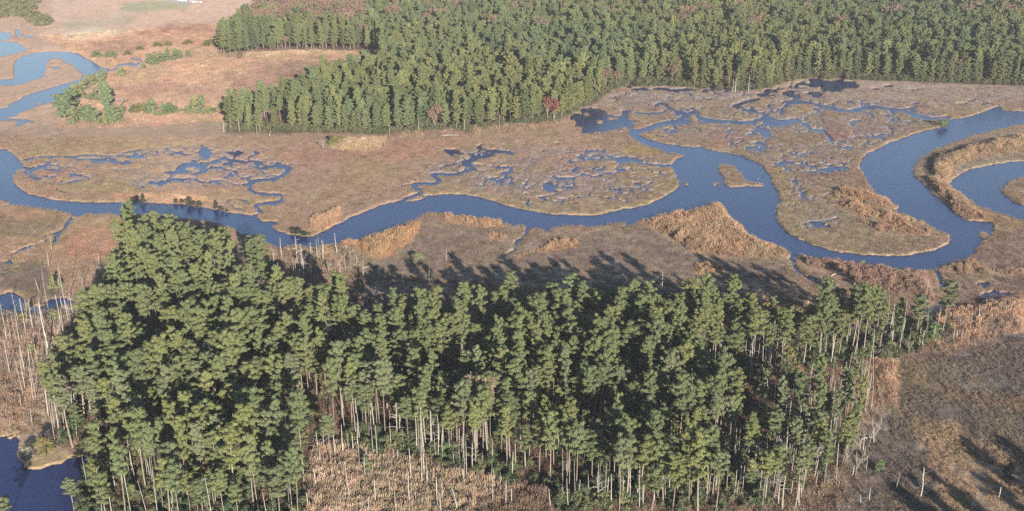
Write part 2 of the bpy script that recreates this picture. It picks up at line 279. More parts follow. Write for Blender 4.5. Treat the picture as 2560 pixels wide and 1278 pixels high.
GREY, TAN, OLIVE, RED = (168,150,136), (196,160,124), (160,146,104), (176,134,112)
COVER = [  # (colour, feather, strength, outline)
 ((214,172,138),30,1,[(-200,-200),(760,-200),(600,80),(560,130),(300,170),(200,130),(-200,90)]),
 ((206,166,132),25,1,[(-200,60),(130,100),(240,140),(560,130),(940,128),(960,160),(720,280),(560,310),(300,330),(-200,330)]),
 ((230,188,152),10,1,[(130,0),(150,-80),(760,-80),(660,10),(560,50),(420,62),(330,85),(230,108),(110,92),(104,75),(130,45)]),
 ((186,178,130),5,.9,[(312,6),(400,2),(482,11),(462,22),(400,29),(330,34),(300,28)]),
 ((200,182,142),12,.8,[(150,60),(330,38),(330,60),(180,80)]),
 ((232,208,172),5,.9,[(178,80),(230,72),(300,74),(302,84),(250,90),(190,98),(155,100)]),
 ((204,156,126),8,.9,[(330,88),(420,62),(545,70),(545,110),(420,116),(320,128),(230,112)]),
 ((172,126,106),6,.7,[(340,86),(400,72),(540,60),(540,84),(440,80),(350,94)]),
 ((182,140,116),6,.7,[(235,116),(310,100),(400,112),(330,135),(260,142)]),
 ((226,182,138),5,.9,[(70,128),(120,116),(190,122),(240,150),(270,170),(262,176),(200,140),(150,130)]),
 ((218,174,134),8,.8,[(340,215),(460,165),(560,150),(640,140),(560,180),(420,210),(300,240),(230,240)]),
 ((184,144,122),14,.8,[(560,190),(760,150),(900,152),(760,220),(600,250)]),
 ((180,140,122),10,.7,[(290,215),(420,205),(560,225),(520,240),(300,238)]),
 ((162,128,112),8,.8,[(680,172),(820,158),(850,180),(720,200)]),
 ((222,178,130),4,.9,[(560,134),(640,130),(940,128),(940,138),(760,142),(600,150)]),
 ((226,184,148),8,.8,[(190,235),(260,215),(270,262),(250,285),(200,262)]),
 ((212,170,136),8,.8,[(300,292),(560,288),(570,300),(330,306)]),
 ((180,148,120),40,.9,[(0,330),(600,330),(960,345),(1420,310),(1500,290),(1480,540),(850,560),(600,560),(0,520)]),
 ((172,152,108),18,.7,[(60,360),(300,345),(380,365),(200,385),(90,392)]),
 ((188,138,112),12,.8,[(60,432),(130,425),(230,440),(160,452),(80,455)]),
 ((166,154,102),8,.7,[(160,460),(280,448),(370,470),(340,485),(180,480)]),
 ((184,142,112),10,.7,[(430,436),(640,440),(640,452),(540,466)]),
 ((186,138,114),16,.8,[(600,390),(780,380),(960,360),(1200,350),(1150,380),(900,430),(760,410)]),
 ((180,150,110),20,.7,[(860,400),(960,390),(1000,430),(900,480),(830,480)]),
 ((222,180,128),5,.9,[(838,350),(965,345),(962,375),(880,380),(822,372)]),
 ((192,152,116),6,.8,[(960,335),(1420,305),(1330,330),(1000,348)]),
 ((172,156,116),16,.7,[(1060,485),(1200,478),(1400,510),(1600,500),(1690,450),(1690,470),(1560,530),(1400,538),(1250,510)]),
 ((170,148,134),18,.8,[(1180,440),(1450,440),(1560,460),(1450,500),(1280,490),(1150,470)]),
 ((184,156,84),8,.7,[(1560,370),(1640,368),(1640,385),(1560,384)]),
 ((178,140,116),14,.8,[(1270,395),(1480,400),(1560,425),(1400,425),(1280,410)]),
 ((176,158,142),30,.85,[(1440,270),(1520,225),(1760,225),(1900,215),(2160,200),(2560,218),(2560,268),(2300,262),(1900,262),(1560,280)]),
 ((164,140,122),24,.85,[(1560,250),(1900,270),(2360,300),(2160,390),(1920,420),(1700,370),(1640,300)]),
 ((172,148,106),12,.7,[(1740,265),(1900,270),(1910,302),(1800,305),(1740,290)]),
 ((170,148,108),10,.7,[(1960,268),(2080,276),(2060,320),(1990,300)]),
 ((172,118,100),9,.8,[(2040,322),(2140,318),(2150,345),(2090,352),(2040,335)]),
 ((176,126,106),10,.7,[(1770,345),(1880,335),(1870,365),(1790,372)]),
 ((158,132,100),9,.7,[(1940,330),(2060,340),(2050,360),(1960,360)]),
 ((168,146,112),14,.8,[(1940,430),(2150,430),(2370,590),(2200,640),(2020,610),(1945,540)]),
 ((164,132,112),14,.8,[(1990,440),(2150,430),(2160,470),(2050,480)]),
 ((208,158,114),6,1,[(2085,470),(2140,470),(2205,492),(2250,522),(2170,516),(2085,502)]),
 ((208,158,114),6,1,[(2090,512),(2150,510),(2240,540),(2310,560),(2250,566),(2150,545)]),
 ((196,148,108),6,.9,[(2150,560),(2250,565),(2330,578),(2320,590),(2200,584)]),
 ((168,148,124),20,.8,[(2290,400),(2400,350),(2560,312),(2600,420),(2400,480),(2400,560),(2300,480)]),
 ((206,160,114),6,.95,[(2322,400),(2400,372),(2560,340),(2600,350),(2560,376),(2450,392),(2390,420),(2370,460),(2330,455)]),
 ((196,152,112),5,.95,[(2302,440),(2370,455),(2402,492),(2450,528),(2490,545),(2460,553),(2400,540),(2340,490)]),
 ((134,112,96),6,.8,[(2320,400),(2420,360),(2460,355),(2440,372),(2360,410),(2310,440)]),
 ((156,128,108),24,.9,[(2340,680),(2450,610),(2490,560),(2700,560),(2700,800),(2400,800)]),
 ((168,146,98),8,.7,[(2460,560),(2560,550),(2560,575),(2480,600)]),
 ((198,150,112),6,.9,[(2350,672),(2430,652),(2460,672),(2400,695)]),((204,160,120),5,.9,[(2440,678),(2560,676),(2560,690),(2450,692)]),
 ((184,150,116),14,1,[(0,520),(130,530),(180,545),(340,540),(340,700),(300,720),(0,735)]),
 ((146,128,102),10,.7,[(0,545),(150,550),(140,590),(0,600)]),
 ((198,146,114),10,.8,[(160,580),(320,560),(330,640),(170,650)]),
 ((132,116,100),10,.9,[(0,665),(110,650),(130,700),(150,745),(60,735),(0,730)]),
 ((158,136,114),22,1,[(850,610),(960,585),(1060,540),(1250,560),(1310,590),(1560,570),(1700,560),(1970,650),(2000,700),(1800,760),(1300,800),(900,800)]),
 ((152,128,114),16,.7,[(1400,610),(1640,600),(1700,650),(1500,680),(1380,650)]),
 ((212,160,108),5,1,[(845,612),(905,600),(960,582),(1048,558),(1052,580),(1010,622),(960,655),(922,652),(905,630)]),
 ((210,162,118),4,1,[(1090,537),(1180,545),(1256,556),(1262,573),(1190,572),(1110,555)]),
 ((208,160,114),4,1,[(1215,582),(1272,586),(1265,607),(1226,605)]),
 ((208,160,114),5,1,[(1380,602),(1450,602),(1447,616),(1380,630),(1300,646),(1290,640),(1360,622)]),
 ((206,158,114),8,1,[(1600,556),(1660,541),(1740,526),(1800,512),(1826,545),(1875,590),(1978,640),(1900,648),(1800,642),(1720,628),(1660,585)]),
 ((210,160,112),4,1,[(1735,665),(1775,658),(1806,665),(1808,690),(1742,690)]),
 ((214,162,118),4,1,[(772,546),(800,541),(830,528),(848,522),(856,540),(820,576),(775,578)]),
 ((190,142,116),8,1,[(1990,642),(2080,652),(2200,670),(2320,682),(2340,760),(2250,740),(2120,700),(2010,668)]),
 ((178,150,112),5,.9,[(1600,425),(1650,418),(1662,455),(1632,472)]),
 ((212,162,120),4,.9,[(280,488),(420,486),(520,494),(530,508),(420,504),(290,501)]),
 ((210,160,120),10,1,[(2330,780),(2560,745),(2700,740),(2700,810),(2560,838),(2420,872),(2290,892)]),
 ((134,119,106),44,1,[(2262,915),(2400,872),(2560,838),(2760,820),(2760,1600),(1850,1600),(1880,1240),(1960,1170),(2120,1080),(2240,1010)]),
 ((150,126,96),14,.8,[(2230,880),(2330,960),(2560,1000),(2560,1040),(2400,1010),(2280,980)]),
 ((184,152,118),22,.95,[(2290,1060),(2400,1070),(2500,1130),(2620,1180),(2700,1400),(2420,1400),(2330,1200)]),
 ((174,138,110),12,1,[(1890,905),(1960,915),(2100,885),(2160,925),(2240,895),(2250,960),(2236,1010),(2170,1030),(2070,985),(1960,960)]),
 ((150,124,104),20,.8,[(1700,1200),(2000,1120),(2120,1180),(2100,1400),(1650,1400)]),
 ((214,178,138),14,1,[(775,1110),(900,1110),(1100,1150),(1290,1205),(1275,1235),(1150,1300),(1000,1420),(735,1420),(760,1220)]),
 ((160,130,98),10,.8,[(1270,1235),(1400,1220),(1600,1400),(1000,1420)]),
 ((174,148,126),30,1,[(-200,790),(120,790),(200,770),(240,860),(180,980),(90,1095),(0,1090),(-200,1090)]),
 ((190,152,120),8,1,[(0,960),(80,955),(70,1030),(48,1095),(0,1090),(-60,1000)]),
 ((172,148,110),8,.9,[(42,1110),(150,1120),(232,1140),(140,1162),(98,1175),(66,1172)]),
 ((128,118,98),6,.8,[(-60,786),(100,786),(130,805),(-60,815)]),
 ((176,172,170),2,1,[(372,-4),(400,-1),(432,5),(458,11),(480,6),(520,-4),(560,-40),(300,-40)]),
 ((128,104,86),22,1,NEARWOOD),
 ((118,92,72),8,1,FARWOOD)]

def cover_colour(U, V, sd=None):
    U = np.asarray(U, float); V = np.asarray(V, float)
    X, Y = ground_xy(U, V)
    n1 = fbm(X / 26, Y / 34, 41, 4)[..., None]; n2 = fbm(X / 9, Y / 14, 57, 4)[..., None]; n3 = fbm(X / 3.0, Y / 4.5, 77, 3)[..., None]
    c = np.zeros(U.shape + (3,)) + lin((172,142,114))
    jit = (fbm(U / 30, V / 16, 13, 4) - .5)
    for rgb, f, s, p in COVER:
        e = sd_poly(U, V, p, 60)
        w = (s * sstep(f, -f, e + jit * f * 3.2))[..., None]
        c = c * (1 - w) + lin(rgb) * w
    c = c * (1 - .28 * sstep(.50, .68, n2)) + .28 * sstep(.50, .68, n2) * lin(OLIVE)
    w = .35 * sstep(.52, .7, n1); c = c * (1 - w) + w * c * np.array([1.04, .93, .91])
    w = .3 * sstep(.56, .30, n2); c = c * (1 - w) + w * c * np.array([.82, .82, .86])
    c = c * (0.84 + 0.32 * n3)
    if sd is not None:      # olive fringe of young grass along the water
        w = (.42 * sstep(.38, .56, n3[..., 0]) * sstep(11, 3, sd) * (V > 250) * sstep(.35, .55, n1[..., 0] * .5 + n2[..., 0] * .5))[..., None]
        c = c * (1 - w) + w * lin((164,149,92))
        lace = np.zeros(U.shape)      # wet mud round the small rills
        for wd, p in LACE: lace = np.maximum(lace, sstep(0, -10, sd_poly(U, V, p)))
        w = (.5 * lace * sstep(7, 0, sd + 5 * (n3[..., 0] - .5)))[..., None]
        c = c * (1 - w) + w * lin((142,138,146))
        w = (.7 * (1 - lace) * sstep(1.8, .1, sd) * sstep(.40, .60, n3[..., 0]))[..., None]
        c = c * (1 - w) + w * lin((96,80,60))
    l = c.mean(-1, keepdims=True); c = l + (c - l) * .90; c = c * np.array([1.05, .985, .925])
    return np.clip(c, 0.005, .9)

# ------------------------------------------------------------------ materials
def new_mat(name):
    m = bpy.data.materials.new(name); m.use_nodes = True
    nt = m.node_tree; b = nt.nodes['Principled BSDF']
    b.inputs['Specular IOR Level'].default_value = 0.12; b.inputs['Roughness'].default_value = 0.9
    return m, nt, b

def N(nt, t, **k):
    n = nt.nodes.new(t)
    for a, v in k.items(): setattr(n, a, v)
    return n

ALB = np.array([.70, .74, .84])     # photo colours of sunlit grass -> reflectance
def ground_material():
    m, nt, b = new_mat('marsh_ground')
    at = N(nt, 'ShaderNodeAttribute', attribute_name='cover')
    geo = N(nt, 'ShaderNodeNewGeometry')
    n1 = N(nt, 'ShaderNodeTexNoise'); n1.inputs['Scale'].default_value = 1.1; n1.inputs['Detail'].default_value = 5; n1.inputs['Roughness'].default_value = .7
    n2 = N(nt, 'ShaderNodeTexNoise'); n2.inputs['Scale'].default_value = .22; n2.inputs['Detail'].default_value = 3
    nt.links.new(geo.outputs['Position'], n1.inputs['Vector']); nt.links.new(geo.outputs['Position'], n2.inputs['Vector'])
    r = N(nt, 'ShaderNodeMapRange'); r.inputs['From Min'].default_value = .3; r.inputs['From Max'].default_value = .7
    r.inputs['To Min'].default_value = .78; r.inputs['To Max'].default_value = 1.2
    nt.links.new(n1.outputs['Fac'], r.inputs['Value'])
    mx = N(nt, 'ShaderNodeMix', data_type='RGBA', blend_type='MULTIPLY'); mx.inputs[0].default_value = 1
    nt.links.new(at.outputs['Color'], mx.inputs[6]); nt.links.new(r.outputs[0], mx.inputs[7])
    nt.links.new(mx.outputs[2], b.inputs['Base Color'])
    bp = N(nt, 'ShaderNodeBump'); bp.inputs['Strength'].default_value = 1.0; bp.inputs['Distance'].default_value = .35
    nt.links.new(n1.outputs['Fac'], bp.inputs['Height']); nt.links.new(bp.outputs[0], b.inputs['Normal'])
    return m

def water_material():
    m, nt, b = new_mat('river_water')
    b.inputs['Base Color'].default_value = (.016, .023, .076, 1)
    b.inputs['Roughness'].default_value = .16; b.inputs['IOR'].default_value = 1.33; b.inputs['Specular IOR Level'].default_value = .5
    geo = N(nt, 'ShaderNodeNewGeometry')
    n1 = N(nt, 'ShaderNodeTexNoise'); n1.inputs['Scale'].default_value = .9; n1.inputs['Detail'].default_value = 4
    nt.links.new(geo.outputs['Position'], n1.inputs['Vector'])
    bp = N(nt, 'ShaderNodeBump'); bp.inputs['Strength'].default_value = .45; bp.inputs['Distance'].default_value = .22
    nt.links.new(n1.outputs['Fac'], bp.inputs['Height']); nt.links.new(bp.outputs[0], b.inputs['Normal'])
    return m

def tint_material(name, k=1.0):
    """colour carried by each scattered plant"""
    m, nt, b = new_mat(name)
    at = N(nt, 'ShaderNodeAttribute', attribute_type='INSTANCER', attribute_name='tint')
    nt.links.new(at.outputs['Color'], b.inputs['Base Color'])
    return m

def foliage_material(name, a, bb, per_object=False):
    """needles/leaves: hue drifts from tree to tree and from tuft to tuft"""
    m, nt, b = new_mat(name)
    oi = N(nt, 'ShaderNodeObjectInfo'); tc = N(nt, 'ShaderNodeTexCoord')
    n = N(nt, 'ShaderNodeTexNoise'); n.inputs['Scale'].default_value = 1.6; n.inputs['Detail'].default_value = 2
    nt.links.new(tc.outputs['Object'], n.inputs['Vector'])
    if per_object:
        mp = N(nt, 'ShaderNodeMix', data_type='RGBA', blend_type='MULTIPLY'); mp.inputs[0].default_value = 1
        r = N(nt, 'ShaderNodeMapRange'); r.inputs['From Min'].default_value = .3; r.inputs['From Max'].default_value = .7; r.inputs['To Min'].default_value = .85; r.inputs['To Max'].default_value = 1.15
        nt.links.new(n.outputs['Fac'], r.inputs['Value'])
        nt.links.new(oi.outputs['Color'], mp.inputs[6]); nt.links.new(r.outputs[0], mp.inputs[7])
        nt.links.new(mp.outputs[2], b.inputs['Base Color'])
    else:
        add = N(nt, 'ShaderNodeMath', operation='ADD'); sub = N(nt, 'ShaderNodeMath', operation='MULTIPLY_ADD')
        sub.inputs[1].default_value = .4; sub.inputs[2].default_value = -.2
        nt.links.new(n.outputs['Fac'], sub.inputs[0]); nt.links.new(oi.outputs['Random'], add.inputs[0]); nt.links.new(sub.outputs[0], add.inputs[1])
        mp = N(nt, 'ShaderNodeMix', data_type='RGBA')
        nt.links.new(add.outputs[0], mp.inputs[0]); mp.inputs[6].default_value = (*a, 1); mp.inputs[7].default_value = (*bb, 1)
        nt.links.new(mp.outputs[2], b.inputs['Base Color'])
    return m

def bark_material(name, a, bb):
    m, nt, b = new_mat(name)
    tc = N(nt, 'ShaderNodeTexCoord'); oi = N(nt, 'ShaderNodeObjectInfo')
    n = N(nt, 'ShaderNodeTexNoise'); n.inputs['Scale'].default_value = 2.2; n.inputs['Detail'].default_value = 3
    nt.links.new(tc.outputs['Object'], n.inputs['Vector'])
    ad = N(nt, 'ShaderNodeMath', operation='MULTIPLY_ADD'); ad.inputs[1].default_value = .7; nt.links.new(oi.outputs['Random'], ad.inputs[0]); 
    su = N(nt, 'ShaderNodeMath', operation='SUBTRACT'); su.inputs[1].default_value = .32
    nt.links.new(n.outputs['Fac'], su.inputs[0]); nt.links.new(su.outputs[0], ad.inputs[2])
    mp = N(nt, 'ShaderNodeMix', data_type='RGBA'); nt.links.new(ad.outputs[0], mp.inputs[0])
    mp.inputs[6].default_value = (*a, 1); mp.inputs[7].default_value = (*bb, 1)
    nt.links.new(mp.outputs[2], b.inputs['Base Color'])
    return m

def plain_material(name, c, rough=.8):
    m, nt, b = new_mat(name)
    geo = N(nt, 'ShaderNodeNewGeometry'); n = N(nt, 'ShaderNodeTexNoise'); n.inputs['Scale'].default_value = .8
    nt.links.new(geo.outputs['Position'], n.inputs['Vector'])
    r = N(nt, 'ShaderNodeMapRange'); r.inputs['To Min'].default_value = .85; r.inputs['To Max'].default_value = 1.15
    nt.links.new(n.outputs['Fac'], r.inputs['Value'])
    mx = N(nt, 'ShaderNodeMix', data_type='RGBA', blend_type='MULTIPLY'); mx.inputs[0].default_value = 1
    mx.inputs[6].default_value = (*c, 1); nt.links.new(r.outputs[0], mx.inputs[7]); nt.links.new(mx.outputs[2], b.inputs['Base Color'])
    b.inputs['Roughness'].default_value = rough
    return m

M_GROUND = ground_material(); M_WATER = water_material()
M_NEEDLE = foliage_material('pine_needles', (0,0,0), (0,0,0), True)
M_FARNEEDLE = foliage_material('far_pine_needles', (.075,.094,.046), (.110,.117,.048))
_nt = M_FARNEEDLE.node_tree; _b = _nt.nodes['Principled BSDF']; _src = _b.inputs['Base Color'].links[0].from_socket
_at = N(_nt, 'ShaderNodeAttribute', attribute_type='INSTANCER', attribute_name='tint'); _mx = N(_nt, 'ShaderNodeMix', data_type='RGBA', blend_type='MULTIPLY'); _mx.inputs[0].default_value = 1
_nt.links.new(_src, _mx.inputs[6]); _nt.links.new(_at.outputs['Color'], _mx.inputs[7]); _nt.links.new(_mx.outputs[2], _b.inputs['Base Color'])
M_LEAF = foliage_material('shrub_leaves', (0,0,0), (0,0,0), True)
M_AUTUMN = foliage_material('autumn_leaves', (.13,.085,.062), (.17,.115,.085))
M_BARK = bark_material('pine_bark', (.115,.09,.075), (.24,.20,.17))
M_DEAD = bark_material('weathered_wood', (.16,.145,.128), (.37,.34,.30))
M_TWIG = bark_material('grey_twigs', (.115,.098,.088), (.20,.172,.155))
M_REED = tint_material('dry_reed'); M_GRASS = tint_material('marsh_grass_blades'); M_BRUSH = tint_material('brush_twigs')

# ------------------------------------------------------------------ mesh builder
class MB:
    def __init__(s): s.v = []; s.f = []; s.n = 0
    def add(s, v, f):
        v = np.asarray(v, float).reshape(-1, 3)
        s.f.extend([tuple(int(i) + s.n for i in q) for q in f]); s.v.append(v); s.n += len(v)
    def tris(s, v):      # (n,3,3)
        v = np.asarray(v, float); n = len(v)
        idx = (np.arange(n * 3).reshape(n, 3) + s.n).tolist()
        s.f.extend(idx); s.v.append(v.reshape(-1, 3)); s.n += n * 3
    def tube(s, pts, rad, k=5, cap=True):
        pts = np.asarray(pts, float); n = len(pts)
        d = np.gradient(pts, axis=0); d /= np.linalg.norm(d, axis=1)[:, None] + 1e-9
        ref = np.array([1.0, 0, 0]) if abs(d[0][0]) < .8 else np.array([0, 1.0, 0])
        a = np.cross(d, ref); a /= np.linalg.norm(a, axis=1)[:, None] + 1e-9; b = np.cross(d, a)
        th = np.arange(k) * 2 * math.pi / k
        V = pts[:, None, :] + (a[:, None, :] * np.cos(th)[None, :, None] + b[:, None, :] * np.sin(th)[None, :, None]) * np.asarray(rad)[:, None, None]
        F = []
        for i in range(n - 1):
            for j in range(k):
                F.append((i * k + j, (i + 1) * k + j, (i + 1) * k + (j + 1) % k, i * k + (j + 1) % k))
        if cap: F.append(tuple(range((n - 1) * k, n * k)))
        s.add(V.reshape(-1, 3), F)
    def mesh(s, name, mat):
        me = bpy.data.meshes.new(name); me.from_pydata(np.concatenate(s.v).tolist(), [], s.f)
        me.materials.append(mat); me.update(); return me

def unit(n):
    v = rng.normal(size=(n, 3)); return v / np.linalg.norm(v, axis=1)[:, None]

def leaf_faces(c, nrm, size):
    """triangular leaf clusters at points c facing roughly nrm"""
    n = len(c); nrm = nrm / (np.linalg.norm(nrm, axis=1)[:, None] + 1e-9)
    t = np.cross(nrm, unit(n)); t /= np.linalg.norm(t, axis=1)[:, None] + 1e-9; b = np.cross(nrm, t)
    sz = np.asarray(size)[:, None]
    ang = rng.uniform(.75, 1.25, (n, 3))
    P = [c + sz * (t * (1.45 * math.cos(q)) + b * (.72 * math.sin(q))) * ang[:, i:i + 1] for i, q in enumerate((0, 2.2, 4.2))]
    return np.stack(P, 1)

def puff(mb, c, r, n, size, flat=.75):
    d = unit(n); d[:, 2] = d[:, 2] * .85 + .12
    p = np.asarray(c) + d * np.array([r, r, r * flat]) * rng.uniform(.35, 1.15, (n, 1))
    mb.tris(leaf_faces(p, d + .55 * unit(n) + np.array([0, 0, .25]), size * rng.uniform(.7, 1.3, n)))

def make_pine(height, width, crown_frac, n_branch, pointed, seed, bare_limbs=3):
    """trunk mesh and crown mesh of one loblolly-like pine"""
    global rng
    keep = rng; rng = np.random.default_rng(seed)
    tr, cr = MB(), MB()
    bend = rng.normal(0, .25, 2); zz = np.linspace(0, 1, 8)
    def axis(z): return np.array([bend[0] * math.sin(z * 3.0) + .2 * bend[1] * z, bend[1] * math.sin(z * 2.4), z * height])
    r0 = height * .0086
    tr.tube([axis(z) for z in zz], r0 * (1.12 - .95 * zz), 6)
    zc = 1 - crown_frac
    for i in range(n_branch):
        f = (i + rng.uniform(0, .8)) / n_branch                      # 0 crown base .. 1 tip
        z = zc + (1 - zc) * f * .97
        if pointed: prof = (1 - f) ** .62 * (.55 + .45 * min(1, f / .18))
        else: prof = math.sqrt(max(0.0, 1 - (max(f - .38, 0) / .64) ** 2)) * (.62 + .38 * min(1, f / .35))
        L = width * .5 * prof * rng.uniform(.62, 1.12) + .25
        az = i * 2.4 + rng.uniform(-.5, .5); up = math.radians(rng.uniform(2, 22) + 32 * f)
        a = axis(z); d = np.array([math.cos(az) * math.cos(up), math.sin(az) * math.cos(up), math.sin(up)])
        e = a + d * L
        tr.tube([a, a + d * L * .55 + [0, 0, -.06 * L], e], [r0 * .30, r0 * .2, r0 * .08], 3, False)
        k = 1 + int(L > .8) + int(L > 1.4) + int(L > 2.1)
        for j in range(k):
            t = 1 - j * (.30 + .06 * rng.random()) / max(1, L / 2.6)
            off = rng.normal(0, .22, 3) + np.array([0, 0, .12])
            if j: off += np.cross(d, [0, 0, 1]) * rng.choice([-1, 1]) * L * .16
            r = width * rng.uniform(.10, .165) * (.8 if pointed else 1)
            puff(cr, a + d * L * t + off, r, int(40 + 75 * r), .20 + .06 * r, .66)
    for q in range(4): puff(cr, axis(1.0) + np.array([rng.normal(0, .3), rng.normal(0, .3), -.5 * q]), width * .12, 36, .30)
    for q in range(bare_limbs):
        z = rng.uniform(zc - .22, zc); az = rng.uniform(0, 6.28); a = axis(z); L = rng.uniform(.7, 1.9)
        tr.tube([a, a + np.array([math.cos(az) * L, math.sin(az) * L, rng.uniform(-.2, .6)])], [r0 * .22, r0 * .06], 3, False)
    T, C = tr.mesh('trunk', M_BARK), cr.mesh('crown', M_NEEDLE)
    rng = keep
    return T, C

def make_twiggy(height, width, seed, leaves=0, leaf_size=.22, mat_leaf=None, bark=None, depth=3):
    """leafless (or half-leafless) broadleaf tree: forking limbs, optionally a thin coat of leaves"""
    r = np.random.default_rng(seed); tr, lf = MB(), MB(); tips = []
    def grow(p, d, L, rad, lev):
        q = p + d * L; m = p + d * L * .5 + r.normal(0, .06 * L, 3)
        tr.tube([p, m, q], [rad, rad * .8, rad * .6], 5 if lev == 0 else 3, False)
        if lev >= 1: tips.append(q); tips.append(m)
        if lev < depth:
            for k in range(3 + int(r.random() > .4)):
                s = r.normal(0, .52, 3); s[2] = abs(s[2]) * .5 + .12
                nd = d + s; nd /= np.linalg.norm(nd)
                st = p + d * L * r.uniform(.55, 1.0)
                grow(st, nd, L * r.uniform(.55, .8), rad * .55, lev + 1)
    grow(np.zeros(3), np.array([r.normal(0, .05), r.normal(0, .05), 1.0]), height * .38, height * .018, 0)
    V = np.concatenate(tr.v); k = np.array([width / max(1e-3, np.ptp(V[:, 0])), width / max(1e-3, np.ptp(V[:, 1])), height / V[:, 2].max()])
    tr.v = [v * k for v in tr.v]
    T = tr.mesh('limbs', bark or M_TWIG); C = None
    if leaves:
        t = np.array(tips) * k; idx = r.integers(0, len(t), leaves)
        c = t[idx] + r.normal(0, width * .055, (leaves, 3))
        global rng
        keep = rng; rng = r
        lf.tris(leaf_faces(c, unit(leaves) + np.array([0, 0, .5]), leaf_size * r.uniform(.7, 1.4, leaves))); rng = keep
        C = lf.mesh('leaves', mat_leaf)
    return T, C

def make_bush(height, width, seed, shape='dome', n=900, size=.24):
    """dense evergreen bush or cedar: leaf clusters in a lumpy dome, cone or column, with a stub of stem"""
    global rng
    keep = rng; rng = np.random.default_rng(seed)
    tr, cr = MB(), MB()
    tr.tube([[0, 0, 0], [.05, 0, height * .45]], [.06 + .012 * height, .04], 5)
    for i in range(14 + int(height * 2.2)):
        f = rng.random() ** (1.35 if shape == 'cone' else 1.0)
        if shape == 'cone': R = (1 - f) ** .8
        elif shape == 'column': R = min(1, (1 - f) * 2.4) * (.75 + .25 * min(1, f * 4))
        else: R = math.sqrt(max(0, 1 - f ** 2.2))
        az = rng.uniform(0, 6.28); q = rng.uniform(.35, .86) * R * width * .5
        puff(cr, [math.cos(az) * q, math.sin(az) * q, height * (.1 + .84 * f)], width * (.12 + .13 * R), max(12, n // 30), size)
    T, C = tr.mesh('stem', M_BARK), cr.mesh('foliage', M_LEAF)
    rng = keep
    return T, C

def make_snag(height, r0, seed, limbs=0, fork=False):
    r = np.random.default_rng(seed); mb = MB(); lb = MB()
    z = np.linspace(0, 1, 6); bx, by = r.normal(0, .02 * height, 2)
    P = np.stack([bx * np.sin(z * 2.6) , by * np.sin(z * 2.0), z * height], 1)
    mb.tube(P, r0 * (1.15 - .62 * z), 6)
    tip = P[-1]
    mb.tube([tip, tip + np.array([r0 * .4, 0, r0 * 2.5])], [r0 * .35, r0 * .1], 4)
    for i in range(limbs):
        t = r.uniform(.35, .98); p = np.array([np.interp(t, z, P[:, 0]), np.interp(t, z, P[:, 1]), t * height])
        az = r.uniform(0, 6.28); L = r.uniform(.5, 1.0) * (1.15 - t) * height * .34 + .4
        e = p + np.array([math.cos(az) * L, math.sin(az) * L, L * r.uniform(-.15, .55)])
        lb.tube([p, (p + e) / 2 + [0, 0, .1 * L], e], [r0 * .4, r0 * .28, r0 * .12], 4, False)
    if fork:
        for s in (-1, 1):
            p = np.array([np.interp(.55, z, P[:, 0]), np.interp(.55, z, P[:, 1]), .55 * height])
            e = p + np.array([s * height * .2, r.normal(0, .3), height * .24])
            lb.tube([p, p + (e - p) * .5 + [0, 0, -.12 * height * .3], e], [r0 * .55, r0 * .42, r0 * .2], 5, False)
            lb.tube([e - np.array([0, 0, .05]), e + np.array([s * .5, 0, 1.2])], [r0 * .25, r0 * .08], 4, False)
    return mb.mesh('trunk', M_DEAD), (lb.mesh('limbs', M_DEAD) if lb.n else None)

# ------------------------------------------------------------------ object helpers
def tag(o, label=None, cat=None, group=None, kind=None):
    if label: o['label'] = label
    if cat: o['category'] = cat
    if group: o['group'] = group
    if kind: o['kind'] = kind
    return o

def link(name, data, parent=None, loc=(0, 0, 0)):
    o = bpy.data.objects.new(name, data); col.objects.link(o); o.location = loc
    if parent is not None: o.parent = parent
    return o

def land_z(u, v): return .42

def plant(name, parts, x, y, scale, rot, label, cat, group=None, lean=(0, 0), colour=None, z=.3):
    """one thing: an Empty on the ground with its parts (mesh data shared between copies)"""
    root = link(name, None, None, (x, y, z)); root.empty_display_size = .5
    root.rotation_euler = (lean[0], lean[1], rot)
    root.scale = scale if hasattr(scale, '__len__') else (scale,) * 3
    tag(root, label, cat, group)
    for pn, me in parts:
        if me is None: continue
        o = link(pn, me, root)
        if colour is not None: o.color = (*colour, 1)
    return root

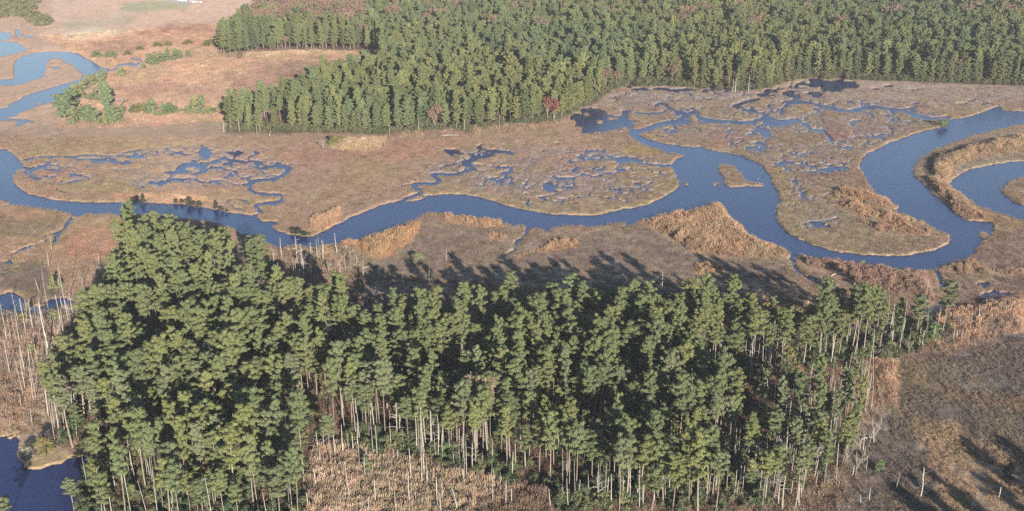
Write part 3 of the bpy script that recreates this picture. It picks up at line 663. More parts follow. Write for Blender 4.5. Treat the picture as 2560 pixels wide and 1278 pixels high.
PROTO = bpy.data.collections.new('plant_stock')      # never linked to the scene: stock meshes for the mass plantings
def scatter(name, P, rot, scl, tint, meshes, label, cat, pick=None):
    """ground cover or far wood as ONE object: points that carry plants through geometry nodes"""
    P = np.asarray(P, float); n = len(P)
    me = bpy.data.meshes.new(name); me.vertices.add(n); me.vertices.foreach_set('co', P.ravel())
    def attr(nm, ty, key, arr):
        a = me.attributes.new(nm, ty, 'POINT'); a.data.foreach_set(key, np.ascontiguousarray(arr, dtype=np.float32 if ty != 'INT' else np.int32).ravel())
    r3 = rng.normal(0, .035, (n, 3)); r3[:, 2] = rot
    attr('turn', 'FLOAT_VECTOR', 'vector', r3); attr('size', 'FLOAT_VECTOR', 'vector', scl)
    t4 = np.ones((n, 4)); t4[:, :3] = tint; attr('tint', 'FLOAT_COLOR', 'color', t4)
    attr('pick', 'INT', 'value', pick if pick is not None else rng.integers(0, len(meshes), n))
    c = bpy.data.collections.new(name + '_stock')
    for k, mm in enumerate(meshes):
        c.objects.link(bpy.data.objects.new(name + '_plant', mm))
    nt = bpy.data.node_groups.new(name + '_planting', 'GeometryNodeTree')
    nt.interface.new_socket('Geometry', in_out='INPUT', socket_type='NodeSocketGeometry')
    nt.interface.new_socket('Geometry', in_out='OUTPUT', socket_type='NodeSocketGeometry')
    gi, go = nt.nodes.new('NodeGroupInput'), nt.nodes.new('NodeGroupOutput')
    ip = nt.nodes.new('GeometryNodeInstanceOnPoints'); ci = nt.nodes.new('GeometryNodeCollectionInfo')
    ci.inputs['Collection'].default_value = c; ci.inputs['Separate Children'].default_value = True; ci.inputs['Reset Children'].default_value = True
    def na(nm, ty):
        q = nt.nodes.new('GeometryNodeInputNamedAttribute'); q.data_type = ty; q.inputs['Name'].default_value = nm; return q.outputs['Attribute']
    L = nt.links.new
    L(gi.outputs[0], ip.inputs['Points']); L(ci.outputs[0], ip.inputs['Instance']); ip.inputs['Pick Instance'].default_value = True
    L(na('pick', 'INT'), ip.inputs['Instance Index']); L(na('turn', 'FLOAT_VECTOR'), ip.inputs['Rotation']); L(na('size', 'FLOAT_VECTOR'), ip.inputs['Scale'])
    L(ip.outputs[0], go.inputs[0])
    o = link(name, me); md = o.modifiers.new('planting', 'NODES'); md.node_group = nt
    return tag(o, label, cat, None, 'stuff')

# ------------------------------------------------------------------ the ground (one sheet) and the water
def build_ground():
    v = np.concatenate([np.arange(-300, -60, 12), np.arange(-60, 1345, 2.5), np.arange(1350, 1500, 25), np.arange(1500, 4200, 300)]).astype(float)
    u = np.concatenate([np.arange(-2600, -110, 90), np.arange(-100, 2662, 3.0), np.arange(2680, 5200, 90)]).astype(float)
    U, V = np.meshgrid(u, v); X, Y = ground_xy(U, V)
    sd = water_sd(U, V)
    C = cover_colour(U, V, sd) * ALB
    land = .30 + .22 * fbm(X / 4, Y / 6, 91, 3) + .25 * (fbm(X / 1.6, Y / 2.2, 99, 2) - .4) * (V > 150)
    k = sstep(-2.6, 2.6, sd)
    Z = -.5 + (land + .5) * k
    Z = np.where(sd < 0, np.minimum(Z, -.02), Z)
    nv, nu = U.shape
    me = bpy.data.meshes.new('marsh'); co = np.stack([X, Y, Z], -1).reshape(-1, 3)
    idx = np.arange(nv * nu).reshape(nv, nu)
    q = np.stack([idx[1:, :-1], idx[1:, 1:], idx[:-1, 1:], idx[:-1, :-1]], -1).reshape(-1, 4)
    me.vertices.add(len(co)); me.vertices.foreach_set('co', co.ravel())
    me.loops.add(q.size); me.loops.foreach_set('vertex_index', q.ravel().astype(np.int32))
    me.polygons.add(len(q)); me.polygons.foreach_set('loop_start', (np.arange(len(q)) * 4).astype(np.int32))
    me.polygons.foreach_set('loop_total', np.full(len(q), 4, np.int32))
    me.polygons.foreach_set('use_smooth', np.ones(len(q), bool))
    me.update(calc_edges=True)
    a = me.attributes.new('cover', 'FLOAT_COLOR', 'POINT'); c4 = np.ones((len(co), 4), np.float32); c4[:, :3] = C.reshape(-1, 3)
    a.data.foreach_set('color', c4.ravel())
    me.materials.append(M_GROUND)
    tag(link('ground', me), 'tawny tidal marsh ground with fields and woodland floor', 'ground', None, 'structure')
    w = bpy.data.meshes.new('water')
    w.from_pydata([(-4900, 10, 0), (4900, 10, 0), (4900, 3450, 0), (-4900, 3450, 0)], [], [(0, 1, 2, 3)]); w.materials.append(M_WATER)
    tag(link('water', w), 'blue meandering tidal river with its creeks and ponds', 'water', None, 'structure')
build_ground()

# ------------------------------------------------------------------ pine woods
NEAR_P = [make_pine(20 + .6 * (k % 3), (4.6, 5.2, 4.2, 5.6, 4.8, 3.9, 5.3, 4.4)[k], (.44, .36, .54, .34, .46, .60, .32, .42)[k], (18, 18, 20, 18, 19, 20, 16, 18)[k], False, 100 + k) for k in range(8)]
def far_mesh(k):
    T, C = make_pine(15, (4.2, 4.7, 3.9, 5.1, 4.4, 4.3, 3.9, 4.7)[k], (.52, .48, .56, .50, .46)[k] if k < 5 else (.78, .82, .74)[k - 5], 24 if k < 5 else 34, k > 5, 300 + k, 1)
    return T, C
def merged(parts, mats):
    """one mesh from several (stock for mass plantings)"""
    V, F, MI, o = [], [], [], 0
    for i, m in enumerate(parts):
        n = len(m.vertices); a = np.empty(n * 3); m.vertices.foreach_get('co', a); V.append(a.reshape(-1, 3))
        for p in m.polygons: F.append([q + o for q in p.vertices]); MI.append(i)
        o += n
    me = bpy.data.meshes.new('stock_tree'); me.from_pydata(np.concatenate(V).tolist(), [], F)
    for m in mats: me.materials.append(m)
    me.polygons.foreach_set('material_index', np.array(MI, np.int32)); me.update(); return me

def darts(poly, r, n_try, seed, margin=0, holes=(), rmin=None):
    """blue-noise points on the ground inside an outline given in photo pixels"""
    g = np.random.default_rng(seed); P = np.asarray(poly, float)
    x, y = ground_xy(P[:, 0], P[:, 1]); W = np.stack([x, y], 1)
    X = g.uniform(x.min(), x.max(), n_try); Y = g.uniform(y.min(), y.max(), n_try)
    k = inside(X, Y, W)
    for h in holes:
        hx, hy = ground_xy(np.array(h, float)[:, 0], np.array(h, float)[:, 1]); k &= ~inside(X, Y, np.stack([hx, hy], 1))
    X, Y = X[k], Y[k]; cell = {}; out = []
    for a, b in zip(X, Y):
        i, j = int(a // r), int(b // r); ok = True
        for di in (-1, 0, 1):
            for dj in (-1, 0, 1):
                for c in cell.get((i + di, j + dj), ()):
                    if (c[0] - a) ** 2 + (c[1] - b) ** 2 < r * r: ok = False; break
                if not ok: break
            if not ok: break
        if ok: cell.setdefault((i, j), []).append((a, b)); out.append((a, b))
    return np.array(out)

near = darts(NEARWOOD, 3.3, 110000, 5, holes=WOODHOLES)
near = near[fbm(near[:, 0] / 9, near[:, 1] / 12, 8, 2) > np.where(photo_uv(near[:, 0], near[:, 1])[0] > 1820, .42, .35)]
near = np.concatenate([near, darts([(1860,1120),(2100,1070),(2160,1140),(1990,1285),(1860,1290)], 4.6, 4000, 51)])
nu_, nv_ = photo_uv(near[:, 0], near[:, 1])
ksd = water_sd(nu_, nv_) > 2
near, nu_, nv_ = near[ksd], nu_[ksd], nv_[ksd]
LONE = [(14,1368,10.8,3.6,2),(188,1290,8.1,2.9,0),(830,1180,13.5,3.4,0),(366,668,13.4,4.4,0),(1270,842,18.9,5.0,1),(1420,846,18.1,4.7,1),(1615,868,18.9,4.4,1),(1765,872,20.7,5.0,1),(1815,868,19.9,4.4,1),(2050,872,19.9,4.4,2),(2190,862,15.3,3.6,2),(2352,850,17.2,4.7,2),(2290,866,14.4,4.4,2),(985,898,13.5,3.4,1),(640,712,15.3,3.6,0),(662,718,13.5,3.2,0)]
order = np.argsort(-nv_)
vis = [i for i in order if nv_[i] - 8.6 * 20 < 1290]
N_SINGLE = 262
single, rest = vis[:N_SINGLE], vis[N_SINGLE:]
TONES = {'yellow green': (.104, .113, .045), 'mid green': (.089, .104, .047), 'grey green': (.092, .103, .056), 'deep green': (.077, .094, .046)}

def place_words(u, v):
    if v > 1225: return 'in front left of the reeds' if u < 780 else 'in front right of the reeds' if u < 1650 else 'in front by the grey brush'
    if u < 330: return 'by the dark pond' if v > 1040 else 'on the left fringe'
    if u < 560: return 'in the left heart' if v < 1080 else 'right of the dark pond'
    if u < 800: return 'left of the reeds' if v > 1040 else 'below the river bend'
    if u < 1060: return 'along the reeds' if v > 1040 else 'behind the reed row'
    if u < 1300: return 'by the pinkish tree' if v > 1040 else 'behind the pinkish tree'
    if u < 1560: return 'right of the reeds' if v > 1100 else 'in the middle'
    if u < 1780: return 'in the right half' if v > 1000 else 'behind the open trunks'
    if u < 2120: return 'by thin dead trunks' if v > 1000 else 'among long bare trunks'
    return 'at the right end'

def pine_thing(x, y, h, w, k, u, v, group='pines of the near wood', label=None, tone=None):
    T, C = NEAR_P[k]; base_h = 20 + .6 * (k % 3); base_w = (4.6, 5.2, 4.2, 5.6, 4.8, 3.9, 5.3, 4.4)[k]
    s = h / base_h; ws = w / base_w
    tn = tone or random.choice(list(TONES)); c = np.array(TONES[tn]) * random.uniform(.9, 1.12)
    lx, ly = rng.normal(0, .022, 2)
    if label is None:
        hw = 'tall' if h > 18.2 else 'short' if h < 14.8 else 'middling'
        cw = 'broad' if w > 4.3 else 'narrow' if w < 3.4 else 'rounded'
        ln = ' leaning' if math.hypot(lx, ly) > .04 else ''
        label = f'{hw}{ln} {tn} pine, {cw} crown, {place_words(u, v)}'
    return plant('pine_tree', [('trunk', T), ('crown', C)], x, y, (ws, ws, s), rng.uniform(0, 6.28), label, 'pine tree', group, (lx, ly), c)

for i in single:
    h = float(np.clip(rng.normal(16.8, 2.6), 11, 22)); w = float(np.clip(rng.normal(3.9, .75), 2.6, 5.8))
    if rng.random() < .16: h *= rng.uniform(.55, .8); w *= .8
    w = w * (.86 + .14 * h / 19)
    if nu_[i] > 1850: h *= .84; w *= .8
    if nv_[i] < 905 and nu_[i] > 900: h *= .9
    pine_thing(near[i, 0], near[i, 1], h, w, int(rng.integers(0, 8)), nu_[i], nv_[i])
LONE_LABEL = ['pine top on the near shore of the dark pond', 'small pine on the right shore of the dark pond', 'slim pale pine at the left side of the reed clearing', 'tall pale pine standing alone at the top left corner of the near wood', 'pine with clumped crown whose top stands over the brown meadow right of the gap',
 'broad pine over the tree shadows left of the bare snag', 'pine at the back edge just left of the dead pine snag', 'big pale green pine right of the dead pine snag',
 'tall pine at the back edge left of the white bare tree', 'tall pine at the back edge right of the white bare tree', 'slim open pine standing before the reed bank at right',
 'last full pine at the right end of the near wood', 'low dense pine beside the dark column cedar', 'small pine beside the grey purple bare tree in the gap',
 'pale pine against the river left of the tall snag', 'small pale pine at the corner of the wood against the river']
for (u, v, h, w, t), lb in zip(LONE, LONE_LABEL):
    x, y = ground_xy(u, v); pine_thing(float(x), float(y), h, w, int(rng.integers(0, 8)), u, v, None, lb, ['grey green', 'mid green', 'grey green'][t])
# trees just below the frame whose shadows fall into the lower right corner
tu, tv = np.array([2413, 2440, 2333, 2259, 2250, 2500, 2540, 2380, 2480, 2560, 2300]), np.array([1117, 1150, 1191, 1198, 1232, 1108, 1160, 1240, 1225, 1215, 1270])
tx, ty = ground_xy(tu, tv); sl = 19.0 / math.tan(SUN_EL)      # where those shadows end -> where the trees stand
xs = (tx + sl * math.sin(SUN_AZ), ty + sl * math.cos(SUN_AZ))
rest_pts = [(near[i, 0], near[i, 1]) for i in rest] + list(zip(xs[0], xs[1]))
M_NEARMASS = foliage_material('wood_needles', (.079,.096,.046), (.102,.110,.046))
stock_near = [merged([T, C], [M_BARK, M_NEARMASS]) for T, C in NEAR_P]
rp = np.array(rest_pts); n = len(rp); ru, rv = photo_uv(rp[:, 0], rp[:, 1])
print('NEAR singles', len(single), 'rest', n)
hs = np.clip(rng.normal(.79, .13, n), .45, 1.06) * np.where((rv < 905) & (ru > 900), .9, 1.0); ws = np.clip(rng.normal(.84, .14, n), .55, 1.2); hs[-len(tx):] = .95; ws[-len(tx):] = 1.05
scatter('pine_wood', np.column_stack([rp, np.full(n, .3)]), rng.uniform(0, 6.28, n), np.column_stack([ws, ws, hs]), np.ones((n, 3)), stock_near,
        'back rows of the near pine wood closing up towards the brown meadow', 'pine wood')

far = darts(FARWOOD, 3.8, 450000, 9)
far = far[fbm(far[:, 0] / 12, far[:, 1] / 14, 18, 2) > .22]
fu, fv = photo_uv(far[:, 0], far[:, 1])
kk = (sd_line(fu, fv, FARGAP, 7) > 0) & (water_sd(fu, fv) > 2)
far, fu, fv = far[kk], fu[kk], fv[kk]
dec = (rng.random(len(far)) < .035) | ((fu > 640) & (fu < 900) & (fv > 38) & (fv < 108) & (fv < 108 - .0 * fu) & (rng.random(len(far)) < .55)) | ((fu > 1480) & (fu < 1960) & (fv > 195) & (rng.random(len(far)) < .12)) | ((fu > 2450) & (fv < 30) & (rng.random(len(far)) < .5))
stock_far = []
for k in range(8):
    T, C = far_mesh(k); stock_far.append(merged([T, C], [M_BARK, M_FARNEEDLE]))
fp = far[~dec]; n = len(fp); print('FAR', n, dec.sum())
hs = np.clip(rng.normal(1.0, .15, n), .6, 1.35); ws = np.clip(rng.normal(1.0, .16, n), .65, 1.5)
ws *= np.where((fu[~dec] < 900) & (fv[~dec] < 150), 1.35, 1.0)
rim = sd_poly(fu[~dec], fv[~dec], FARWOOD) > -9
drift = fbm(fp[:, 0] / 60, fp[:, 1] / 70, 71, 3)[:, None]; drift = np.clip((drift - .3) / .4, 0, 1)
ftint = (1 - drift) * np.array([.88, .95, 1.04]) + drift * np.array([1.08, 1.02, .96])
ftint = ftint * np.clip(rng.normal(1, .13, (n, 1)), .65, 1.35)
hs = np.where(rim, hs * rng.uniform(.75, 1.12, n), hs) * (.84 + .32 * fbm(fp[:, 0] / 24, fp[:, 1] / 28, 72, 3))
scatter('pine_forest', np.column_stack([fp, np.full(n, .3)]), rng.uniform(0, 6.28, n), np.column_stack([ws, ws, hs]), ftint, stock_far,
        'dense dark green pine forest beyond the river filling the top of the view', 'forest', np.where(rim, rng.integers(5, 8, n), rng.integers(0, 5, n)))
aut = []
for k in range(3):
    T, C = make_twiggy(11, 6.5, 700 + k, 1500, .26, M_AUTUMN, M_TWIG); aut.append(merged([T, C], [M_TWIG, M_AUTUMN]))
dp = far[dec]; n = len(dp); q = rng.uniform(.7, 1.25, n) * np.where(fv[dec] < 115, 1.5, 1.0)
scatter('autumn_trees', np.column_stack([dp, np.full(n, .3)]), rng.uniform(0, 6.28, n), np.column_stack([q, q, q]), np.ones((n, 3)), aut,
        'rusty half bare broadleaf trees scattered through the far forest', 'forest')

# ------------------------------------------------------------------ trees, cedars and bushes one can point to
DOME = [make_bush(5, 5, 400 + k, 'dome') for k in range(3)]; CONE = [make_bush(6, 4, 410 + k, 'cone') for k in range(3)]; COLM = [make_bush(8, 3, 420 + k, 'column') for k in range(2)]
BARE = [make_twiggy(8, 6, 500 + k) for k in range(3)]
SZ = {'dome': (5, 5), 'cone': (6, 4), 'column': (8, 3), 'bare': (8, 6)}
YG, MG, DG, DK, OL, GB = (.142,.148,.066), (.108,.126,.064), (.070,.100,.044), (.035,.036,.026), (.120,.108,.042), (.13,.105,.09)
def bush(u, v, h, w, shape, colr, label, cat, name, group=None):
    x, y = ground_xy(u, v); st = {'dome': DOME, 'cone': CONE, 'column': COLM, 'bare': BARE}[shape]
    T, C = st[int(rng.integers(0, len(st)))]; H, W = SZ[shape]
    pn = [('stem', T), ('foliage', C)] if C else [('limbs', T)]
    return plant(name, pn, float(x), float(y), (w / W, w / W, h / H), rng.uniform(0, 6.28), label, cat, group, (0, 0), np.array(colr) * random.uniform(.9, 1.1))
def bigpine(u, v, h, w, label, group=None):
    x, y = ground_xy(u, v); T, C = far_round[int(rng.integers(0, len(far_round)))]
    return plant('pine_tree', [('trunk', T), ('crown', C)], float(x), float(y), (w / 7, w / 7, h / 11), rng.uniform(0, 6.28), label, 'pine tree', group, (0, 0), np.array((.102,.128,.066)) * random.uniform(.9, 1.1))
far_round = [make_pine(11, 7, .82, 28, False, 600 + k, 0) for k in range(3)]
G1 = 'small trees on the dry point by the far river loop'
bigpine(163,303,12.5,10.5,'largest round blue green pine at the river end of the dry point',G1)
bush(186,312,9,7,'dome',MG,'wide green cedar leaning on the largest round pine of the point','cedar','cedar_tree',G1)
bush(204,301,8,4.6,'cone',YG,'yellow green pointed cedar right of the wide green cedar','cedar','cedar_tree',G1)
bigpine(180,270,9,7,'round pine behind the largest pine of the point',G1)
bigpine(222,313,8.5,7,'low rounded pine in the front row of the point',G1)
bush(243,312,8,5.5,'dome',MG,'domed green cedar touching the low rounded pine','cedar','cedar_tree',G1)
bush(263,316,5.5,4,'cone',YG,'small bright cedar at the front of the point','cedar','cedar_tree',G1)
bigpine(282,314,9,6.5,'bushy pine at the right of the front row on the point',G1)
bush(297,309,5.5,5,'dome',YG,'yellow green bush right of the bushy pine','bush','green_bush',G1)
bigpine(267,277,13.5,7,'tall oval pine standing in the middle of the dry point',G1)
bush(240,254,7.5,4.2,'cone',MG,'pointed cedar just left of the tall oval pine','cedar','cedar_tree',G1)
bush(227,252,4,5,'dome',MG,'low green bush left of the pointed cedar','bush','green_bush',G1)
bush(302,275,7,7.5,'bare',GB,'brown bare tree right of the tall oval pine','bare tree','bare_tree',G1)
bush(306,289,5,4.6,'dome',MG,'small green bush under the brown bare tree','bush','green_bush',G1)
G2 = 'pale green shrubs along the river side of the point'
for j, (u, v, h) in enumerate([(187,240,7),(198,236,5),(206,230,5.5),(214,224,6),(223,217,6.5),(233,212,6),(241,208,6),(257,205,7),(205,249,5),(196,246,4),(300,193,6),(308,190,4.5)]):
    bush(u, v, h, h * .85, 'dome', YG, 'pale green shrub on the river side of the point' if j < 8 else 'pale green shrub on the bank above the reedy field', 'shrub', 'pale_shrub', G2)
G3 = 'row of small trees along the far field edge'
for j, (u, v, h) in enumerate([(360,175,4.5),(376,167,8),(390,162,7.5),(405,158,6.5),(420,155,8.5),(440,151,7),(452,148,6),(472,146,5)]):
    bush(u, v, h, h * .8, 'dome' if j % 2 else 'cone', MG, ['low bush starting the far row near the creek bend','tall first tree of the far row behind the field','second rounded tree of the far row','pointed cedar in the middle of the far row','tallest tree of the far row','rounded tree right of the tallest in the far row','small cedar near the end of the far row','last low bush of the far row'][j], 'small tree', 'small_tree', G3)
G4 = 'small trees between the field and the marsh'
R4 = [(336,283,4,5.5,'dome',DG),(350,285,5.5,5.5,'dome',OL),(363,284,5,5,'dome',MG),(383,288,8.5,6,'dome',MG),(393,293,3,4.5,'dome',YG),(408,286,6.5,4.2,'cone',MG),(425,288,6,6.5,'dome',DG),(441,285,4,4.5,'dome',MG),
 (455,287,4.5,6,'bare',GB),(470,285,4,4.4,'dome',MG),(487,288,10,5.4,'cone',YG),(505,286,9.5,6.5,'dome',MG),(522,288,5,4.6,'dome',YG),(553,276,4.5,3.8,'cone',MG),(535,285,3,4,'dome',DG)]
L4 = ['dark low bush at the left end of the hedge of small trees','olive bush next to the left end of the hedge','green bush left of the pale stemmed tree','pale stemmed green tree standing out of the hedge','little bright bush in front of the pale stemmed tree',
 'pointed cedar right of the pale stemmed tree','wide dark bush in the middle of the hedge','small green bush right of the wide dark bush','brown leafless bush in the hedge','small green bush right of the leafless bush','tall yellow green pointed cedar of the hedge',
 'tall round tree right of the pointed cedar','yellow green bush right of the tall round tree','lone little cedar between the hedge and the forest tip','dark low bush at the right end of the hedge']
for (u, v, h, w, s, c), lb in zip(R4, L4): bush(u, v, h, w, s, c, lb, 'cedar' if s == 'cone' else 'bush', 'cedar_tree' if s == 'cone' else ('bare_bush' if s == 'bare' else 'green_bush'), G4)
for j, (u, v, h, w, c) in enumerate([(240,146,5,7,MG),(270,145,4,5,MG),(282,147,5,6,MG),(318,141,4,6,OL),(350,127,3,6,OL),(395,119,3.5,8,OL),(420,116,3,6,OL),(470,113,3.5,7,OL),(517,117,4,8,OL),(530,113,4,6,OL)]):
    bush(u, v, h, w, 'dome', c, ['round green bush on the bank above the far river loop, leftmost','small green bush between two round ones above the loop','round green bush on the bank above the creek bend','olive bush on the bank right of the creek bend','low olive bush at the foot of the far field',
     'wide olive thicket at the foot of the far field','olive bush right of the wide thicket','olive bush halfway to the forest corner','wide olive bush by the forest corner','olive bush touching the forest corner'][j], 'bush', 'green_bush', 'bushes below the far field')
G5 = 'dark bushes on the river bank'
for (u, v, h, w, s, lb) in [(357,508,4.6,3.6,'cone','dark pointed bush alone on the far river bank above the wood'),(440,508,2,3,'dome','low dark bush at the left of the bank clump'),(456,510,2.4,3,'dome','dark bush second from the left in the bank clump'),(473,514,4.2,4.6,'dome','biggest dark bush of the bank clump'),
    (484,516,2.6,3,'dome','dark bush right of the biggest one on the bank'),(498,520,3.2,4,'dome','ragged dark bush closing the bank clump'),(541,524,4.6,3.2,'cone','dark upright bush before the side creek'),(553,529,2.4,3,'dome','low dark bush right of the upright one'),(568,532,1.6,2.4,'dome','tiny dark bush on the spit'),
    (735,584,2.6,4.6,'dome','left half of the dark thicket on the bank tip below the reeds'),(750,589,3.4,5.4,'dome','taller dark bush on the bank tip below the reeds'),(764,592,2.2,4,'dome','right end dark bush on the bank tip')]:
    bush(u, v, h * .72, w * .75, s, DK, lb, 'bush', 'dark_bush', G5)
bush(2355,319,3.6,6.5,'dome',DG,'dark green bush on the grassy tip in the upper right river','bush','green_bush')
bush(1043,656,3,5,'dome',(.12,.13,.07),'lone pale green sapling in the brown meadow','sapling','sapling')
bush(836,366,5.5,6,'dome',OL,'olive bush on the tan patch before the forest edge','bush','green_bush'); bush(852,362,4,5,'dome',OL,'lower olive bush right of the other on the tan patch','bush','green_bush')
bush(808,374,4,6.5,'bare',GB,'grey leafless bush on the marsh left of the tan patch','bush','bare_bush')
G6 = 'cedars and bushes along the near wood'
for (u, v, h, w, s, c, lb) in [(1966,930,7.5,5.2,'dome',OL,'olive brown rounded tree in front of the long bare trunks'),(2144,948,6,4.6,'dome',(.115,.12,.06),'pale olive bush beside the rusty reeds'),(2056,897,5,3,'column',DG,'dark cedar between pale trunks at right'),
    (2166,900,5,3.2,'column',DG,'dark upright cedar at the right fringe'),(2241,842,12,3.8,'column',DG,'tall dark column cedar beside the leaning pale trunk'),(2225,885,3.5,3.6,'dome',MG,'green bush at the foot of the right end trunks'),(2330,860,6,5,'dome',DG,'dark green bush at the right end of the wood'),
    (1873,1228,8,3.6,'column',YG,'bright yellow green column cedar at the lower right'),(1961,1165,4.5,3,'dome',DG,'small dark green bush among the grey brush'),(2197,1185,3.4,2.6,'dome',DG,'dark green shrub alone in the grey heath'),(2520,1200,4,2.6,'column',DK,'dark narrow cedar among the long shadows on the tawny heath'),
    (84,893,4.6,2.6,'cone',YG,'bright little cedar among the dead trunks'),(133,726,4.6,3.2,'cone',YG,'yellow green little cedar above the left pond'),(153,722,2.4,2.2,'dome',YG,'bright bush right of the little cedar'),(385,692,8,3,'column',MG,'bright green cedar inside the top left of the wood'),
    (72,792,4.4,2.6,'cone',OL,'olive cedar on the near shore of the left pond'),(140,805,3.4,4,'dome',YG,'bright green bush by the swamp trunks'),(60,812,3.4,3.4,'dome',OL,'olive bush near the left pond shore'),(168,915,7,5,'dome',(.06,.06,.035),'dark brown green bush at the left fringe'),
    (20,800,3,4,'dome',GB,'greyish bush at the left pond shore'),(885,878,12,7,'dome',(.125,.125,.038),'big yellow olive broadleaf tree at the edge of the gap'),(1655,1225,4,4,'dome',OL,'olive bush at the front of the wood'),(1545,1190,4,4.5,'dome',DG,'dark green bush in front of the pale trunks'),
    (1118,1155,4.5,4.5,'dome',DG,'dark green bush at the corner of the reed clearing'),(918,1195,5,2.6,'column',MG,'green cedar behind the pole in the reed clearing'),(1200,1185,3.6,4,'dome',OL,'olive bush by the bent white snag'),
    (110,1135,4,5,'dome',OL,'olive bush on the pond point'),(70,1150,3,3.6,'dome',(.15,.14,.115),'grey bush at the tip of the pond point')]:
    bush(u, v, h, w, s, c, lb, 'cedar' if s in ('cone', 'column') else 'bush', 'cedar_tree' if s in ('cone', 'column') else 'green_bush', G6)
def leafy(u, v, h, w, leaves, a, b, label, cat='autumn tree', name='autumn_tree', size=.24, group=None, seed=0):
    m = foliage_material('leaves_' + cat.replace(' ', '_'), a, b); T, C = make_twiggy(h, w, 800 + seed, leaves, size, m, M_TWIG)
    x, y = ground_xy(u, v); return plant(name, [('limbs', T), ('leaves', C)], float(x), float(y), 1, rng.uniform(0, 6), label, cat, group)
leafy(1384,306,12,7,3200,(.14,.052,.045),(.19,.075,.055),'red leaved tree at the edge of the far forest above the marsh','red tree','red_maple',.27,None,1)
leafy(1314,172,14,9,2600,(.26,.11,.05),(.30,.15,.08),'orange brown tree top in the middle of the far forest','autumn tree','autumn_tree',.3,None,2)
leafy(1207,1150,19,7.5,2300,(.22,.13,.10),(.34,.22,.18),'pinkish brown half bare tree rising in the middle of the near wood','bare tree','autumn_tree',.16,None,3)
leafy(935,850,13,8,1500,(.13,.10,.09),(.2,.16,.14),'grey purple bare tree in the gap of the near wood','bare tree','autumn_tree',.16,None,4)
leafy(912,905,10,6,2200,(.16,.11,.035),(.24,.17,.06),'orange yellow tree below the gap of the near wood','autumn tree','autumn_tree',.24,None,5)
leafy(1925,880,12,6,2400,(.18,.13,.03),(.26,.19,.05),'yellow autumn tree among the pines at right','autumn tree','autumn_tree',.24,None,6)
leafy(1709,862,7,4,1300,(.17,.05,.05),(.22,.08,.06),'small dark red tree among the pines at right','red tree','red_maple',.22,None,7)
leafy(1140,845,9,5,1600,(.18,.085,.04),(.24,.12,.06),'rusty orange tree left of the clumped pines','autumn tree','autumn_tree',.22,None,8)
leafy(1345,830,9,6,1200,(.16,.06,.04),(.2,.1,.06),'dark rusty tree in the shade behind the bare white limbs','autumn tree','autumn_tree',.22,None,9)
leafy(640,790,13,8,1100,(.14,.115,.09),(.21,.175,.14),'grey bare tree in the top left part of the near wood','bare tree','autumn_tree',.16,None,10)
leafy(740,930,11,6,1600,(.16,.13,.04),(.2,.16,.05),'dull yellow tree in the left heart of the near wood','autumn tree','autumn_tree',.2,None,11)
leafy(505,1200,7,5,1400,(.14,.05,.04),(.19,.08,.05),'dark red sapling low among the pine trunks at the bottom left','red tree','red_maple',.2,None,12)
leafy(500,1075,12,6,700,(.14,.115,.1),(.2,.165,.14),'grey bare tree in a dark gap of the near wood','bare tree','autumn_tree',.15,None,13)
leafy(1530,1130,10,6,700,(.14,.115,.1),(.2,.165,.14),'grey bare tree in the dark gap right of the pinkish tree','bare tree','autumn_tree',.15,None,14)
for (u, v, h, w, lb, sd_) in [(1906,792,9.5,6,'white bare tree at the back edge of the near wood',21),(1328,800,8,6,'pale forked bare limbs beside the clumped pines',22),(2205,905,4,4.5,'bleached bare tree on the edge of the grey heath',24),(2218,880,3,4,'tangle of pale dead limbs at the heath corner',25)]:
    T, C = make_twiggy(h, w, sd_, 0, 0, None, M_TWIG if u > 2000 else M_DEAD, 3); x, y = ground_xy(u, v); plant('bare_tree', [('limbs', T)], float(x), float(y), 1, rng.uniform(0, 6), lb, 'bare tree')

